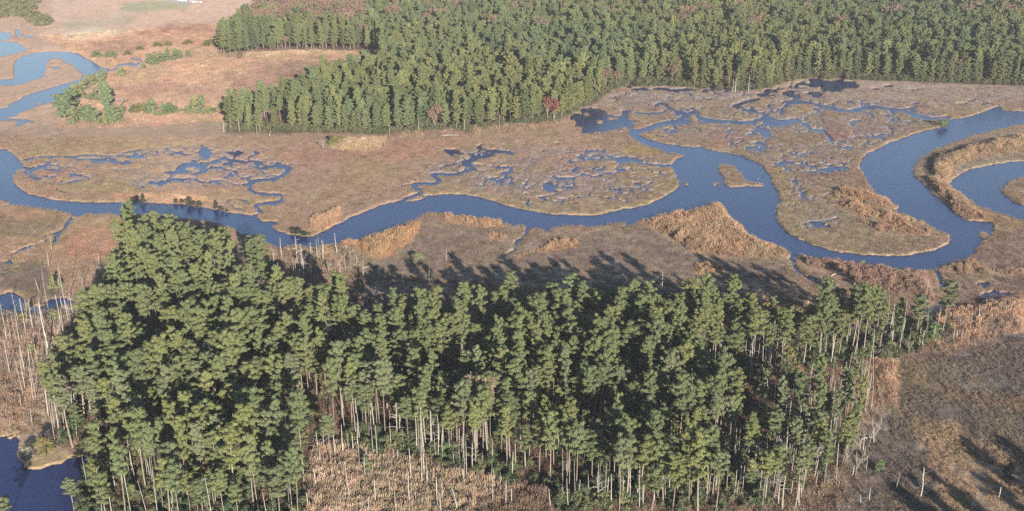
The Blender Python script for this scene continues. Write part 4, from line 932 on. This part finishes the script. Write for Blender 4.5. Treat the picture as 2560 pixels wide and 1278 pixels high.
# ------------------------------------------------------------------ dead trunks
SNAG = [make_snag(10, .095, 900 + k, (0, 0, 3, 0, 5, 2)[k]) for k in range(6)]; SNAG_ARM = [make_snag(10, .11, 920 + k, 12) for k in range(2)]; SNAG_FORK = make_snag(12, .15, 930, 2, True)
def snag(u, v, h, kind, lean, label, group=None, thick=1.0):
    x, y = ground_xy(u, v)
    T, L = SNAG_FORK if kind == 'fork' else (SNAG_ARM[int(rng.integers(0, 2))] if kind == 'arms' else SNAG[int(rng.integers(0, 6))])
    H = 12 if kind == 'fork' else 10
    return plant('dead_tree', [('trunk', T), ('limbs', L)], float(x), float(y), (thick, thick, h / H), rng.uniform(-.4, .4) if kind == 'fork' else rng.uniform(0, 6.28), label, 'dead tree', group, (rng.normal(0, .02), lean))
for a in [(746,676,11.5,'arms',0,'tallest bare snag in the shadow by the river',1.3),(686,672,6,'arms',.06,'leaning snag with stub limbs left of the tallest snag',1),(808,640,5,'pole',0,'pale pole by the water right of the tallest snag',1),(760,690,6,'pole',.02,'broken pole right of the tallest snag',1.2),
    (780,655,6.5,'arms',0,'snag with short twigs near the small pale pines',1),(1654,748,8,'arms',0,'dead pine snag against the tree shadows',1),(1853,778,6,'pole',.03,'twisted white snag left of the white bare tree',1.1),(1115,657,4.6,'pole',.02,'thin lone pole in the brown meadow',.9),
    (560,332,5,'arms',-.1,'forked white snag at the tip of the far forest',1.4),(644,344,6,'pole',0,'white pole before the far forest edge, left one',1.3),(673,344,3,'pole',-.3,'leaning white stump before the far forest edge',1.5),(975,339,6,'pole',0,'white trunk before the dark shrubs of the far forest',1.3),
    (1047,336,8,'pole',0,'tall pale trunk at the far forest edge',1.2),(1160,333,7,'pole',0,'pale trunk at the far forest edge beside the dark slot',1.2),(1248,328,5,'pole',.03,'pale short trunk left of the red tree',1.2),(1831,234,8,'pole',0,'tall white trunk above the dark mud',1.6),(1838,234,8,'pole',0,'second white trunk above the dark mud',1.5),(1871,232,9,'pole',0,'white trunk right of the white pair above the mud',1.3),
    (2240,835,9,'pole',.08,'leaning pale snag behind the column cedar',1.5),(2254,840,10,'pole',.1,'bright bare trunk slanting right of the column cedar',1.6),(2305,878,6,'pole',.04,'white trunk at the heath edge, right end',1.4),(2388,856,3.4,'pole',.03,'short white stump at the reed corner',1.4),(2403,860,4,'pole',.1,'slanting white stump right of the short one',1.3),
    (170,800,17,'pole',-.04,'very tall thin dead trunk between the ponds and the wood',1.15),(125,890,15,'pole',0,'stout white trunk in the swamp',1.7),(122,780,13,'pole',.02,'dark stemmed tall dead trunk left of the stout one',1),(297,752,6,'pole',0,'white pole standing in the small pond gap',1.3),(323,624,8,'arms',0,'white snag at the left edge of the wood',1.3),(342,650,6,'pole',0,'pale pole left of the top corner pines',1.2),
    (73,629,2,'pole',0,'short white stump by the left creek',1.6),(249,669,4.5,'pole',0,'grey pole in the left meadow',1.2),(286,596,3.5,'pole',0,'white stub near the river in the left meadow',1.6),(300,642,4.5,'pole',0,'thin pole right in the left meadow',.8),(122,670,6,'pole',0,'thin pole in the left meadow above the brush',.8),(130,628,5,'pole',0,'thin faint pole left in the meadow',.7),
    (149,722,3,'pole',0,'bright short stump by the little cedar',2.2),(98,732,4.4,'pole',-.12,'leaning pole above the left pond',1),(60,785,3,'pole',-.15,'slanting pole in the left pond',1.2),(156,768,3,'pole',0,'short pole in the left pond',1.2),
    (1646,1262,13,'fork',0,'pale forked dead tree with raised arms among the front brush',1.3),(1182,1200,9,'pole',-.05,'bent white snag at the edge of the reed clearing',1.3),(1150,1170,9,'arms',.08,'pale leaning snag with a hooked top by the reed clearing',1.2),(1082,1140,11,'arms',0,'stout pale trunk pair at the top of the reed clearing',1.5),(1078,1140,9,'pole',-.02,'pale trunk beside the stout one',1.2),
    (913,1210,7,'pole',.02,'pole with green cedar in the reed clearing',1),(1024,1278,9,'pole',0,'tall thin pole in the reed clearing',.9),(1092,1262,6.5,'pole',.03,'grey pole at the centre of the reed clearing',1.1),(1159,1215,4,'pole',0,'bright short pole in the reed clearing',1.3),(1145,1290,7,'pole',.2,'leaning pale pole in the reed clearing',1.1),(1215,1248,3.5,'pole',0,'white stub at the right of the reed clearing',1.2),(1278,1275,5,'pole',0,'white pole at the right corner of the reed clearing',1.3),(1378,1285,5.6,'pole',.1,'slanting white pole right of the reed clearing',1.4),
    (1887,1180,9.5,'arms',0,'pale trunk with one raised limb at lower right',1.3),(1772,1190,10,'pole',0,'bright straight trunk at the front right of the wood',1.4),(1868,1150,7,'arms',0,'gnarled pale snag right of the bright trunk',1.3),(2055,1040,8.5,'pole',.05,'white leaning trunk beside the rusty reeds',1.3),(2083,1032,8,'pole',.08,'second white leaning trunk beside the rusty reeds',1.1),(2100,950,4,'pole',0,'white pole in the rusty reeds',1.2),(2073,928,9,'pole',0,'bright trunk before the long bare trunks',1.3),
    (2147,1060,7,'pole',.03,'grey ragged snag on the heath fringe',1.2),(1977,1130,5.5,'pole',.08,'slanting pale trunk at the lower right fringe',1.5),(2495,1250,3,'pole',0,'bleached stub beside the long shadows on the tawny heath',1.3)]:
    snag(a[0], a[1], a[2], a[3], a[4], a[5], None, a[6])
def snag_zone(poly, n, h0, h1, words, group, seed, thick=1.0):
    P = darts(poly, 1.3, n * 40, seed)[:n]
    for x, y in P:
        u, v = photo_uv(x, y)
        if water_sd(np.array([u]), np.array([v]))[0] < 1: continue
        h = random.uniform(h0, h1); ln = rng.normal(0, .045)
        t = 'short' if h < h0 + .3 * (h1 - h0) else 'tall' if h > h0 + .7 * (h1 - h0) else 'middling'
        q = 'leaning left' if ln < -.05 else 'leaning right' if ln > .05 else 'upright'
        snag(float(u), float(v), h, 'arms' if random.random() < .08 else 'pole', ln, f'{t} dead trunk {q} {words}', group, thick * random.uniform(.6, 1.25))
snag_zone([(0,800),(200,790),(215,900),(120,1010),(90,1090),(60,1060),(0,960)],34,4,12,'in the left swamp','dead trunks in the left swamp',61)
snag_zone([(100,1010),(200,950),(240,1050),(200,1110),(110,1100)],12,8,15,'above the dark pond','dead trunks above the dark pond',62)
snag_zone([(660,660),(900,640),(910,720),(860,760),(700,760)],24,4,10,'in shadow by the river','dead trunks by the river',63)
snag_zone([(900,690),(1080,680),(1080,740),(930,760)],5,3,7,'beside the tree shadows','dead trunks on the brown meadow',64)
snag_zone([(800,1120),(1000,1140),(1280,1210),(1350,1290),(760,1290)],22,3,9,'in the reed clearing','dead trunks in the reed clearing',65)
snag_zone([(1400,1210),(1850,1220),(1980,1150),(2100,1100),(2150,1200),(2050,1290),(1400,1290)],46,4,10,'in the lower right brush','dead trunks in the lower right brush',66)
snag_zone([(1960,960),(2180,940),(2200,1040),(2080,1110),(1980,1070)],20,4,10,'beside the rusty reeds','dead trunks on the right fringe',67)
snag_zone([(2080,870),(2420,820),(2480,790),(2500,800),(2400,860),(2250,900),(2100,930)],16,3,8,'at the right wood end','dead trunks at the right end',68)
snag_zone([(1720,900),(1960,910),(1960,960),(1740,970)],22,9,14,'in the dark opening','bare trunks in the opening',69,.9)
snag_zone([(2150,1080),(2350,1100),(2300,1290),(2100,1290)],10,2,5,'in the grey heath','dead trunks in the heath',70)
snag_zone([(880,1090),(1200,1160),(1200,1190),(1000,1140),(880,1115)],16,9,14,'above the reed clearing','bare trunks above the reed clearing',71,.9)

PX, PY = [], []
for poly, n, sd_ in [([(205,1215),(745,1130),(748,1352),(200,1365)],60,31),([(1395,1200),(1760,1150),(2000,1150),(1900,1280),(1395,1290)],70,32),([(860,1080),(1290,1170),(1300,1215),(860,1120)],26,33),([(1380,1000),(1760,1050),(1760,1120),(1380,1150)],40,34),([(1720,870),(2330,845),(2300,885),(1960,940),(1740,950)],60,35),([(-30,795),(235,790),(230,900),(125,1085),(40,1080),(-30,960)],26,37),([(1900,1000),(2180,950),(2200,1050),(2110,1150),(1950,1180)],60,38),([(780,1120),(1290,1210),(1380,1300),(760,1320)],22,39),([(240,860),(340,680),(640,710),(650,760),(260,900)],50,36)]:
    P_ = darts(poly, 1.2, n * 30, sd_)[:n]; PX.append(P_)
PX = np.concatenate(PX); m = len(PX); s_ = rng.uniform(.45, 1.35, m)
scatter('bare_poles', np.column_stack([PX, np.full(m, .3)]), rng.uniform(0, 6.28, m), np.column_stack([np.full(m, .8) * rng.uniform(.6, 1.2, m)] * 2 + [s_]), np.ones((m, 3)), [SNAG[k][0] for k in range(6)],
        'crowd of thin bare poles standing under the pines along the open edges', 'bare poles')

M_HOLLY = foliage_material('understory_leaves', (.036,.052,.028), (.085,.088,.042))
HOLLY = [merged([make_bush(4, 3, 470 + k, ('dome', 'cone', 'column')[k], 620, .24)[1]], [M_HOLLY]) for k in range(3)]
PX = np.concatenate([darts(NEARWOOD, 3.0, 9000, 38)[:700], darts([(200,1180),(745,1150),(748,1360),(200,1370)], 2.4, 4000, 39)[:120], darts([(1395,1180),(1760,1140),(2080,1090),(2120,1150),(1900,1290),(1395,1295)], 2.4, 5000, 40)[:170], darts([(870,1090),(1290,1190),(1300,1230),(870,1125)], 2.2, 4000, 41)[:70], darts([(1720,880),(2380,840),(2330,892),(1960,945),(1740,950)], 2.2, 5000, 42)[:90]])
u_, v_ = photo_uv(PX[:, 0], PX[:, 1]); PX = PX[water_sd(u_, v_) > 3]; m = len(PX); s_ = rng.uniform(.5, 1.5, m)
scatter('understory', np.column_stack([PX, np.full(m, .25)]), rng.uniform(0, 6.28, m), np.column_stack([s_, s_, s_ * rng.uniform(.7, 1.3, m)]), np.ones((m, 3)), HOLLY, 'dark evergreen shrubs growing between the trunks of the near wood', 'understory')

def bare_zone(poly, n, h0, h1, words, group, seed):
    for x, y in darts(poly, 2.2, n * 40, seed)[:n]:
        u, v = photo_uv(x, y)
        if water_sd(np.array([u]), np.array([v]))[0] < 2: continue
        h = random.uniform(h0, h1); w = h * random.uniform(.45, .8); T = BARE[random.randrange(3)][0]
        t = 'low' if h < h0 + .33 * (h1 - h0) else 'tall' if h > h0 + .67 * (h1 - h0) else 'middling'
        q = 'slender' if w < .56 * h else 'bushy' if w > .69 * h else 'rounded'
        plant('bare_sapling', [('limbs', T)], float(x), float(y), (w / 6, w / 6, h / 8), rng.uniform(0, 6.28), f'{t} {q} grey leafless sapling {words}', 'sapling', group)
bare_zone([(1850,1130),(2010,980),(2200,940),(2230,1040),(2150,1180),(2080,1280),(1850,1290)],46,3,7.5,'on the right fringe','grey saplings on the right fringe',91)
bare_zone([(90,800),(220,690),(310,690),(290,770),(215,860),(190,960),(110,1010)],22,3,7,'left of the near wood','grey saplings left of the near wood',92)
bare_zone([(670,650),(880,640),(960,740),(900,780),(700,770)],16,3,7,'behind the near wood','grey saplings behind the near wood',93)
bare_zone([(2060,860),(2380,810),(2450,800),(2400,850),(2240,900),(2100,920)],14,3,6,'at the right wood end','grey saplings at the right wood end',94)

# fallen logs
def log(u, v, L, rot, label):
    x, y = ground_xy(u, v); mb = MB(); t = np.linspace(0, 1, 5)
    mb.tube(np.stack([(t - .5) * L, .1 * np.sin(t * 5), .12 + .1 * np.sin(t * 3)], 1), .2 * (1.1 - .6 * t), 6)
    mb.tube([[L * .2, 0, .2], [L * .32, .6, .7]], [.09, .03], 4)
    o = link('fallen_log', mb.mesh('fallen_log', M_DEAD), None, (float(x), float(y), .55)); o.rotation_euler.z = rot; tag(o, label, 'log')
log(2166,1102,3.4,.35,'grey fallen log lying in the heath'); log(1126,342,9,.1,'pale fallen log before the far forest edge'); log(920,672,5,.7,'pale fallen log by the tree shadows'); log(2090,690,5,.6,'pale fallen limb in the rusty reeds'); log(1395,1262,7,.3,'pale fallen limb right of the reed clearing')

# ------------------------------------------------------------------ ground plants (mass)
def blades(n, r, h, w, seed, plume=False, spread=.25):
    g = np.random.default_rng(seed); mb = MB()
    a = g.uniform(0, 6.28, n); q = r * np.sqrt(g.random(n)); b = np.stack([q * np.cos(a), q * np.sin(a), np.zeros(n)], 1)
    H = h * g.uniform(.65, 1.15, n); tip = b + np.stack([g.normal(0, spread, n) * H, g.normal(0, spread, n) * H, H], 1)
    f = g.uniform(0, 6.28, n); d = np.stack([np.cos(f), np.sin(f), np.zeros(n)], 1) * w / 2
    mb.tris(np.stack([b - d, b + d, tip], 1))
    if plume:
        p0 = b + (tip - b) * .72; mb.tris(np.stack([p0, tip + d * 1.3, tip - d * .9 + [0, 0, .15]], 1))
    return mb
REEDS = [blades(54, .8, (1.7, 2.1, 2.5)[k], .075, 40 + k, True, .07).mesh('reed_tuft', M_REED) for k in range(3)]
TUFT = [blades(40, .8, .42, .09, 50 + k, False, .6).mesh('grass_tuft', M_GRASS) for k in range(3)]
def twig_clump(seed):
    g = np.random.default_rng(seed); mb = MB()
    n = 90; a = g.uniform(0, 6.28, n); up = g.uniform(.5, 1.5, n); d = np.stack([np.cos(a) * np.cos(up), np.sin(a) * np.cos(up), np.sin(up)], 1)
    b = d * .1 * [1, 1, 0]; L = g.uniform(.7, 1.9, n)[:, None]; s = np.cross(d, g.normal(size=(n, 3))); s /= np.linalg.norm(s, axis=1)[:, None]
    mb.tris(np.stack([b - s * .032, b + s * .032, b + d * L], 1))
    m = 120; i = g.integers(0, n, m); c = (b + d * L * g.uniform(.4, 1, (n, 1)))[i] + g.normal(0, .12, (m, 3)); c[:, 2] = np.abs(c[:, 2]) * .9
    global rng
    k = rng; rng = g; mb.tris(leaf_faces(c, unit(m) + [0, 0, .4], (.075 * g.uniform(.6, 1.4, m)))); rng = k
    return mb.mesh('brush_clump', M_BRUSH)
BRUSH = [twig_clump(60 + k) for k in range(4)]
def cover_points(polys, n, seed, weight=None, power=3.0, avoid=2.5):
    g = np.random.default_rng(seed); out = []
    for p in polys:
        P = np.asarray(p, float); x, y = ground_xy(P[:, 0], P[:, 1]); out.append((P, np.stack([x, y], 1)))
    X, Y, V = [], [], []
    ar = []
    for P, W in out:
        a = W; ar.append(abs(np.sum(a[:, 0] * np.roll(a[:, 1], -1) - a[:, 1] * np.roll(a[:, 0], -1))) / 2)
    tot = sum(ar)
    for (P, W), a in zip(out, ar):
        m = int(n * a / tot); bb = (np.ptp(W[:, 0]) * np.ptp(W[:, 1])) / max(a, 1e-6)
        x = g.uniform(W[:, 0].min(), W[:, 0].max(), int(m * bb) + 1); y = g.uniform(W[:, 1].min(), W[:, 1].max(), int(m * bb) + 1)
        k = inside(x, y, W); X.append(x[k]); Y.append(y[k])
    X = np.concatenate(X); Y = np.concatenate(Y); u, v = photo_uv(X, Y); sd = water_sd(u, v)
    k = (sd > avoid) & (u > -60) & (u < 2620) & (v < 1400)
    return X[k], Y[k], u[k], v[k], sd[k]
def sow(name, polys, n, meshes, label, cat, size, seed, k=.5, var=.25, avoid=2.5, keep=None, edge=False, wash=(1, 1, 1)):
    X, Y, u, v, sd = cover_points(polys, n, seed, avoid=avoid)
    if keep is not None:
        q = keep(u, v, X, Y); X, Y, u, v, sd = X[q], Y[q], u[q], v[q], sd[q]
    grow = 1.0
    if edge:      # stands thin out and shorten towards their margins
        e = np.full(X.shape, 60.0)
        for p in polys: e = np.minimum(e, sd_poly(u, v, p, 60))
        sc = (v + 410) / 900
        e = e / sc + 22 * (fbm(u / 22, v / 9, 19, 3) - .42); q = e < rng.uniform(-4, 2, len(e))
        X, Y, u, v, sd = X[q], Y[q], u[q], v[q], sd[q]; grow = .42 + .58 * sstep(0, -16, e[q])
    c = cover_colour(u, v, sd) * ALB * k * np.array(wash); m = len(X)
    c = c * (.72 + .56 * fbm(X / 3.2, Y / 4.5, seed, 3))[:, None]
    c = c * np.clip(rng.normal(1, var, (m, 1)), .4, 1.8) * np.clip(rng.normal(1, .05, (m, 3)), .8, 1.2)
    s = size * rng.uniform(.65, 1.3, m) * grow
    scatter(name, np.column_stack([X, Y, np.full(m, .32)]), rng.uniform(0, 6.28, m), np.column_stack([s, s, s * rng.uniform(.8, 1.2, m)]), np.clip(c, .01, .8), meshes, label, cat)
    print(name, m)
REEDZ = [p for c, f, s, p in COVER if f <= 8 and c[0] >= 190 and p[0][1] > 300 and p is not NEARWOOD]
RC = [p for c, f, s, p in COVER if p[0] == (775,1110)]
REEDZ += [[(775,1110),(900,1110),(1100,1150),(1290,1205),(1390,1235),(1395,1350),(735,1360),(745,1220)]] + [[(2330,780),(2560,745),(2560,838),(2420,872),(2290,892)], [(1600,556),(1660,541),(1740,526),(1800,512),(1826,545),(1875,590),(1978,640),(1900,648),(1800,642),(1720,628),(1660,585)], [(560,134),(640,130),(940,128),(940,138),(760,142),(600,150)]]
sow('reed_bed', REEDZ, 52000, REEDS, 'tan beds of tall dry reeds along the river and in the clearing', 'reeds', .78, 81, .70, .13, edge=True, wash=(.93, 1.02, 1.12))
MARSH = [[(850,680),(1400,725),(1900,690),(2300,750),(2350,840),(1290,840),(1000,885),(900,880)], [(-60,340),(600,345),(1420,315),(1520,225),(2620,220),(2620,800),(1900,700),(1400,740),(850,700),(340,700),(-60,800)], [(2230,900),(2620,830),(2620,1350),(1900,1350),(1960,1180),(2200,1050)], [(-60,800),(200,780),(100,1090),(-60,1090)]]
sow('marsh_grass', MARSH, 90000, TUFT, 'low tawny and olive grass covering the tidal marsh', 'marsh grass', 1.2, 82, .62, .14, 1.5)
FIELD = [[(100,90),(560,60),(560,150),(940,130),(600,300),(330,320),(150,320),(270,170)]]
sow('field_grass', FIELD, 14000, TUFT, 'pale rusty grass of the fields beyond the river', 'grass', 1.8, 83, .62, .14, 2)
sow('undergrowth', [NEARWOOD, [(1880,900),(2250,890),(2250,1030),(2120,1100),(2150,1350),(1380,1350),(1390,1220),(1900,1210)], [(650,620),(900,610),(920,760),(700,800)], [(880,740),(1250,720),(1900,730),(2340,790),(2340,850),(1290,850),(1000,890),(900,880)], [(-60,790),(210,780),(240,860),(100,1090),(40,1090),(-60,950)]], 44000, BRUSH,
    'tangled brown and grey brush under and around the near wood', 'undergrowth', 1.1, 84, .85, .25, 2, edge=True)
sow('heath_shrubs', [[(2250,905),(2400,875),(2620,835),(2620,1350),(2000,1350),(2120,1090),(2240,1010)]], 12000, BRUSH, 'low grey purple heath shrubs at the lower right', 'heath', .45, 85, .85, .14, 2, edge=True,
    keep=lambda u, v, X, Y: fbm(X / 7, Y / 8, 5, 3) > .42)
FE = [(572,330),(850,337),(985,338),(1186,331),(1338,314),(1422,292),(1509,240),(1557,218),(1710,218),(1830,232),(1909,225),(2003,198),(2255,205),(2560,217),(2620,219),(2620,208),(2255,195),(2003,188),(1900,212),(1830,220),(1700,206),(1557,206),(1500,228),(1410,284),(1330,304),(1186,321),(985,328),(850,327),(590,324)]
M_UNDER = foliage_material('edge_shrub_leaves', (.04,.058,.03), (.10,.082,.045))
ES = [merged([make_bush(3, 3.4, 450 + k, 'dome', 500, .26)[1]], [M_UNDER]) for k in range(3)]
X, Y, u, v, sd = cover_points([FE], 2200, 86); m = len(X); s = rng.uniform(.5, 1.2, m)
scatter('edge_shrubs', np.column_stack([X, Y, np.full(m, .3)]), rng.uniform(0, 6.28, m), np.column_stack([s, s, s]), np.ones((m, 3)), ES, 'low dark shrubs along the foot of the far forest edge', 'shrubs')
X, Y, u, v, sd = cover_points([[(-60,-30),(100,-20),(104,15),(70,40),(-60,55)],[(50,44),(95,38),(126,58),(118,68),(90,66)]], 420, 87); m = len(X); s = rng.uniform(.8, 1.7, m)
M_SCRUB = foliage_material('scrub_leaves', (.085,.095,.045), (.13,.12,.065))
SC = [merged([make_bush(3, 3.6, 460 + k, 'dome', 500, .3)[1]], [M_SCRUB]) for k in range(3)]
scatter('scrub_thicket', np.column_stack([X, Y, np.full(m, .3)]), rng.uniform(0, 6.28, m), np.column_stack([s * 1.2, s * 1.2, s]), np.ones((m, 3)), SC, 'dull green scrub thicket in the top left corner', 'scrub')

# ------------------------------------------------------------------ white building at the top of the far field
def quadbox(mb, A, B, C, D, z0, z1):
    v = [(*p, z0) for p in (A, B, C, D)] + [(*p, z1) for p in (A, B, C, D)]
    mb.add(v, [(0, 1, 5, 4), (1, 2, 6, 5), (2, 3, 7, 6), (3, 0, 4, 7), (4, 5, 6, 7), (3, 2, 1, 0)])
c0 = np.array(ground_xy(457, 4.6)); c1 = np.array(ground_xy(398, -6.5)); c2 = np.array(ground_xy(490, -6.0))
dl = (c1 - c0) / np.linalg.norm(c1 - c0); dr = (c2 - c0) / np.linalg.norm(c2 - c0)
hall = link('white_hall', None, None, (c0[0], c0[1], .2)); tag(hall, 'white walled hall at the top edge of the far field', 'building')
W1, W2 = dl * 42, dr * 30
mb = MB(); quadbox(mb, (0, 0), tuple(W2), tuple(W1 + W2), tuple(W1), 0, 6); link('wall', mb.mesh('wall', plain_material('white_wall', (.82, .82, .80))), hall)
mb = MB(); e = -(dl + dr) * .4
quadbox(mb, tuple(e), tuple(W2 + dr * .4 - dl * .4), tuple(W1 + W2 + (dl + dr) * .4), tuple(W1 + dl * .4 - dr * .4), 6.003, 6.5); link('roof', mb.mesh('roof', plain_material('pale_roof', (.7, .72, .74))), hall)
nl = -dr * .04
mb = MB(); p = dl * 8; quadbox(mb, tuple(p), tuple(p + nl), tuple(p + dl * 3 + nl), tuple(p + dl * 3), .05, 3.2); link('door', mb.mesh('door', plain_material('grey_door', (.3, .33, .38))), hall)
for q in (16, 24, 32):
    mb = MB(); p = dl * q; quadbox(mb, tuple(p), tuple(p + nl), tuple(p + dl * 2 + nl), tuple(p + dl * 2), 1.2, 2.6); link('window', mb.mesh('window', plain_material('dark_glass', (.05, .07, .1), .2)), hall)
mb = MB(); g = np.random.default_rng(3)
for k in range(16):
    c = g.normal(0, 1, 3) * [3.2, 1.2, .2]; d = g.normal(size=(8, 3)); d /= np.linalg.norm(d, axis=1)[:, None]
    r = g.uniform(.4, 1.1); base = np.array([[-1,-1,-1],[1,-1,-1],[1,1,-1],[-1,1,-1],[-1,-1,1],[1,-1,1],[1,1,1],[-1,1,1]]) * .6 + d * .25
    mb.add(base * r + c + [0, 0, .5], [(0,3,2,1),(4,5,6,7),(0,1,5,4),(1,2,6,5),(2,3,7,6),(3,0,4,7)])
x, y = ground_xy(486, 7); o = link('rubble_pile', mb.mesh('rubble_pile', plain_material('rubble_stone', (.38, .34, .33))), None, (float(x), float(y), .3)); tag(o, 'low pile of pale rubble beside the white hall', 'rubble')

# ------------------------------------------------------------------ the autumn air
hz = bpy.data.meshes.new('haze'); X0, X1, Y0, Y1, Z0, Z1 = -5000, 5000, -60, 3500, -1.5, 131.5
hz.from_pydata([(X0,Y0,Z0),(X1,Y0,Z0),(X1,Y1,Z0),(X0,Y1,Z0),(X0,Y0,Z1),(X1,Y0,Z1),(X1,Y1,Z1),(X0,Y1,Z1)], [], [(0,3,2,1),(4,5,6,7),(0,1,5,4),(1,2,6,5),(2,3,7,6),(3,0,4,7)])
mh = bpy.data.materials.new('haze_air'); mh.use_nodes = True; t = mh.node_tree; t.nodes.clear()
pv = t.nodes.new('ShaderNodeVolumePrincipled'); pv.inputs['Color'].default_value = (.80, .84, .95, 1); pv.inputs['Density'].default_value = .00008
mo = t.nodes.new('ShaderNodeOutputMaterial'); t.links.new(pv.outputs[0], mo.inputs['Volume']); hz.materials.append(mh)
tag(link('haze', hz), 'thin autumn haze over the whole marsh', 'haze', None, 'stuff')

# ------------------------------------------------------------------ tell look-alikes apart by their order from left to right
fam = {}
for o in col.objects:
    if o.parent is None and o.get('label') and o.get('group'): fam.setdefault(o['label'], []).append(o)
ROW = {2: ['leftmost', 'rightmost'], 3: ['leftmost', 'middle', 'rightmost'], 4: ['leftmost', 'second from left', 'third from left', 'rightmost'],
       5: ['leftmost', 'second from left', 'middle', 'second from right', 'rightmost']}
def number_row(row, tail=''):
    row.sort(key=lambda o: float(photo_uv(o.location.x, o.location.y)[0]))
    if len(row) == 1 and tail: row[0]['label'] += ', ' + tail
    if len(row) in ROW:
        for o, w in zip(row, ROW[len(row)]): o['label'] += ', ' + (w + ' ' + tail).strip()
for lb, os_ in fam.items():
    if len(os_) <= 5: number_row(os_)
    elif len(os_) <= 10:
        os_.sort(key=lambda o: o.location.y); h = len(os_) // 2
        number_row(os_[:h], 'in front'); number_row(os_[h:], 'behind')
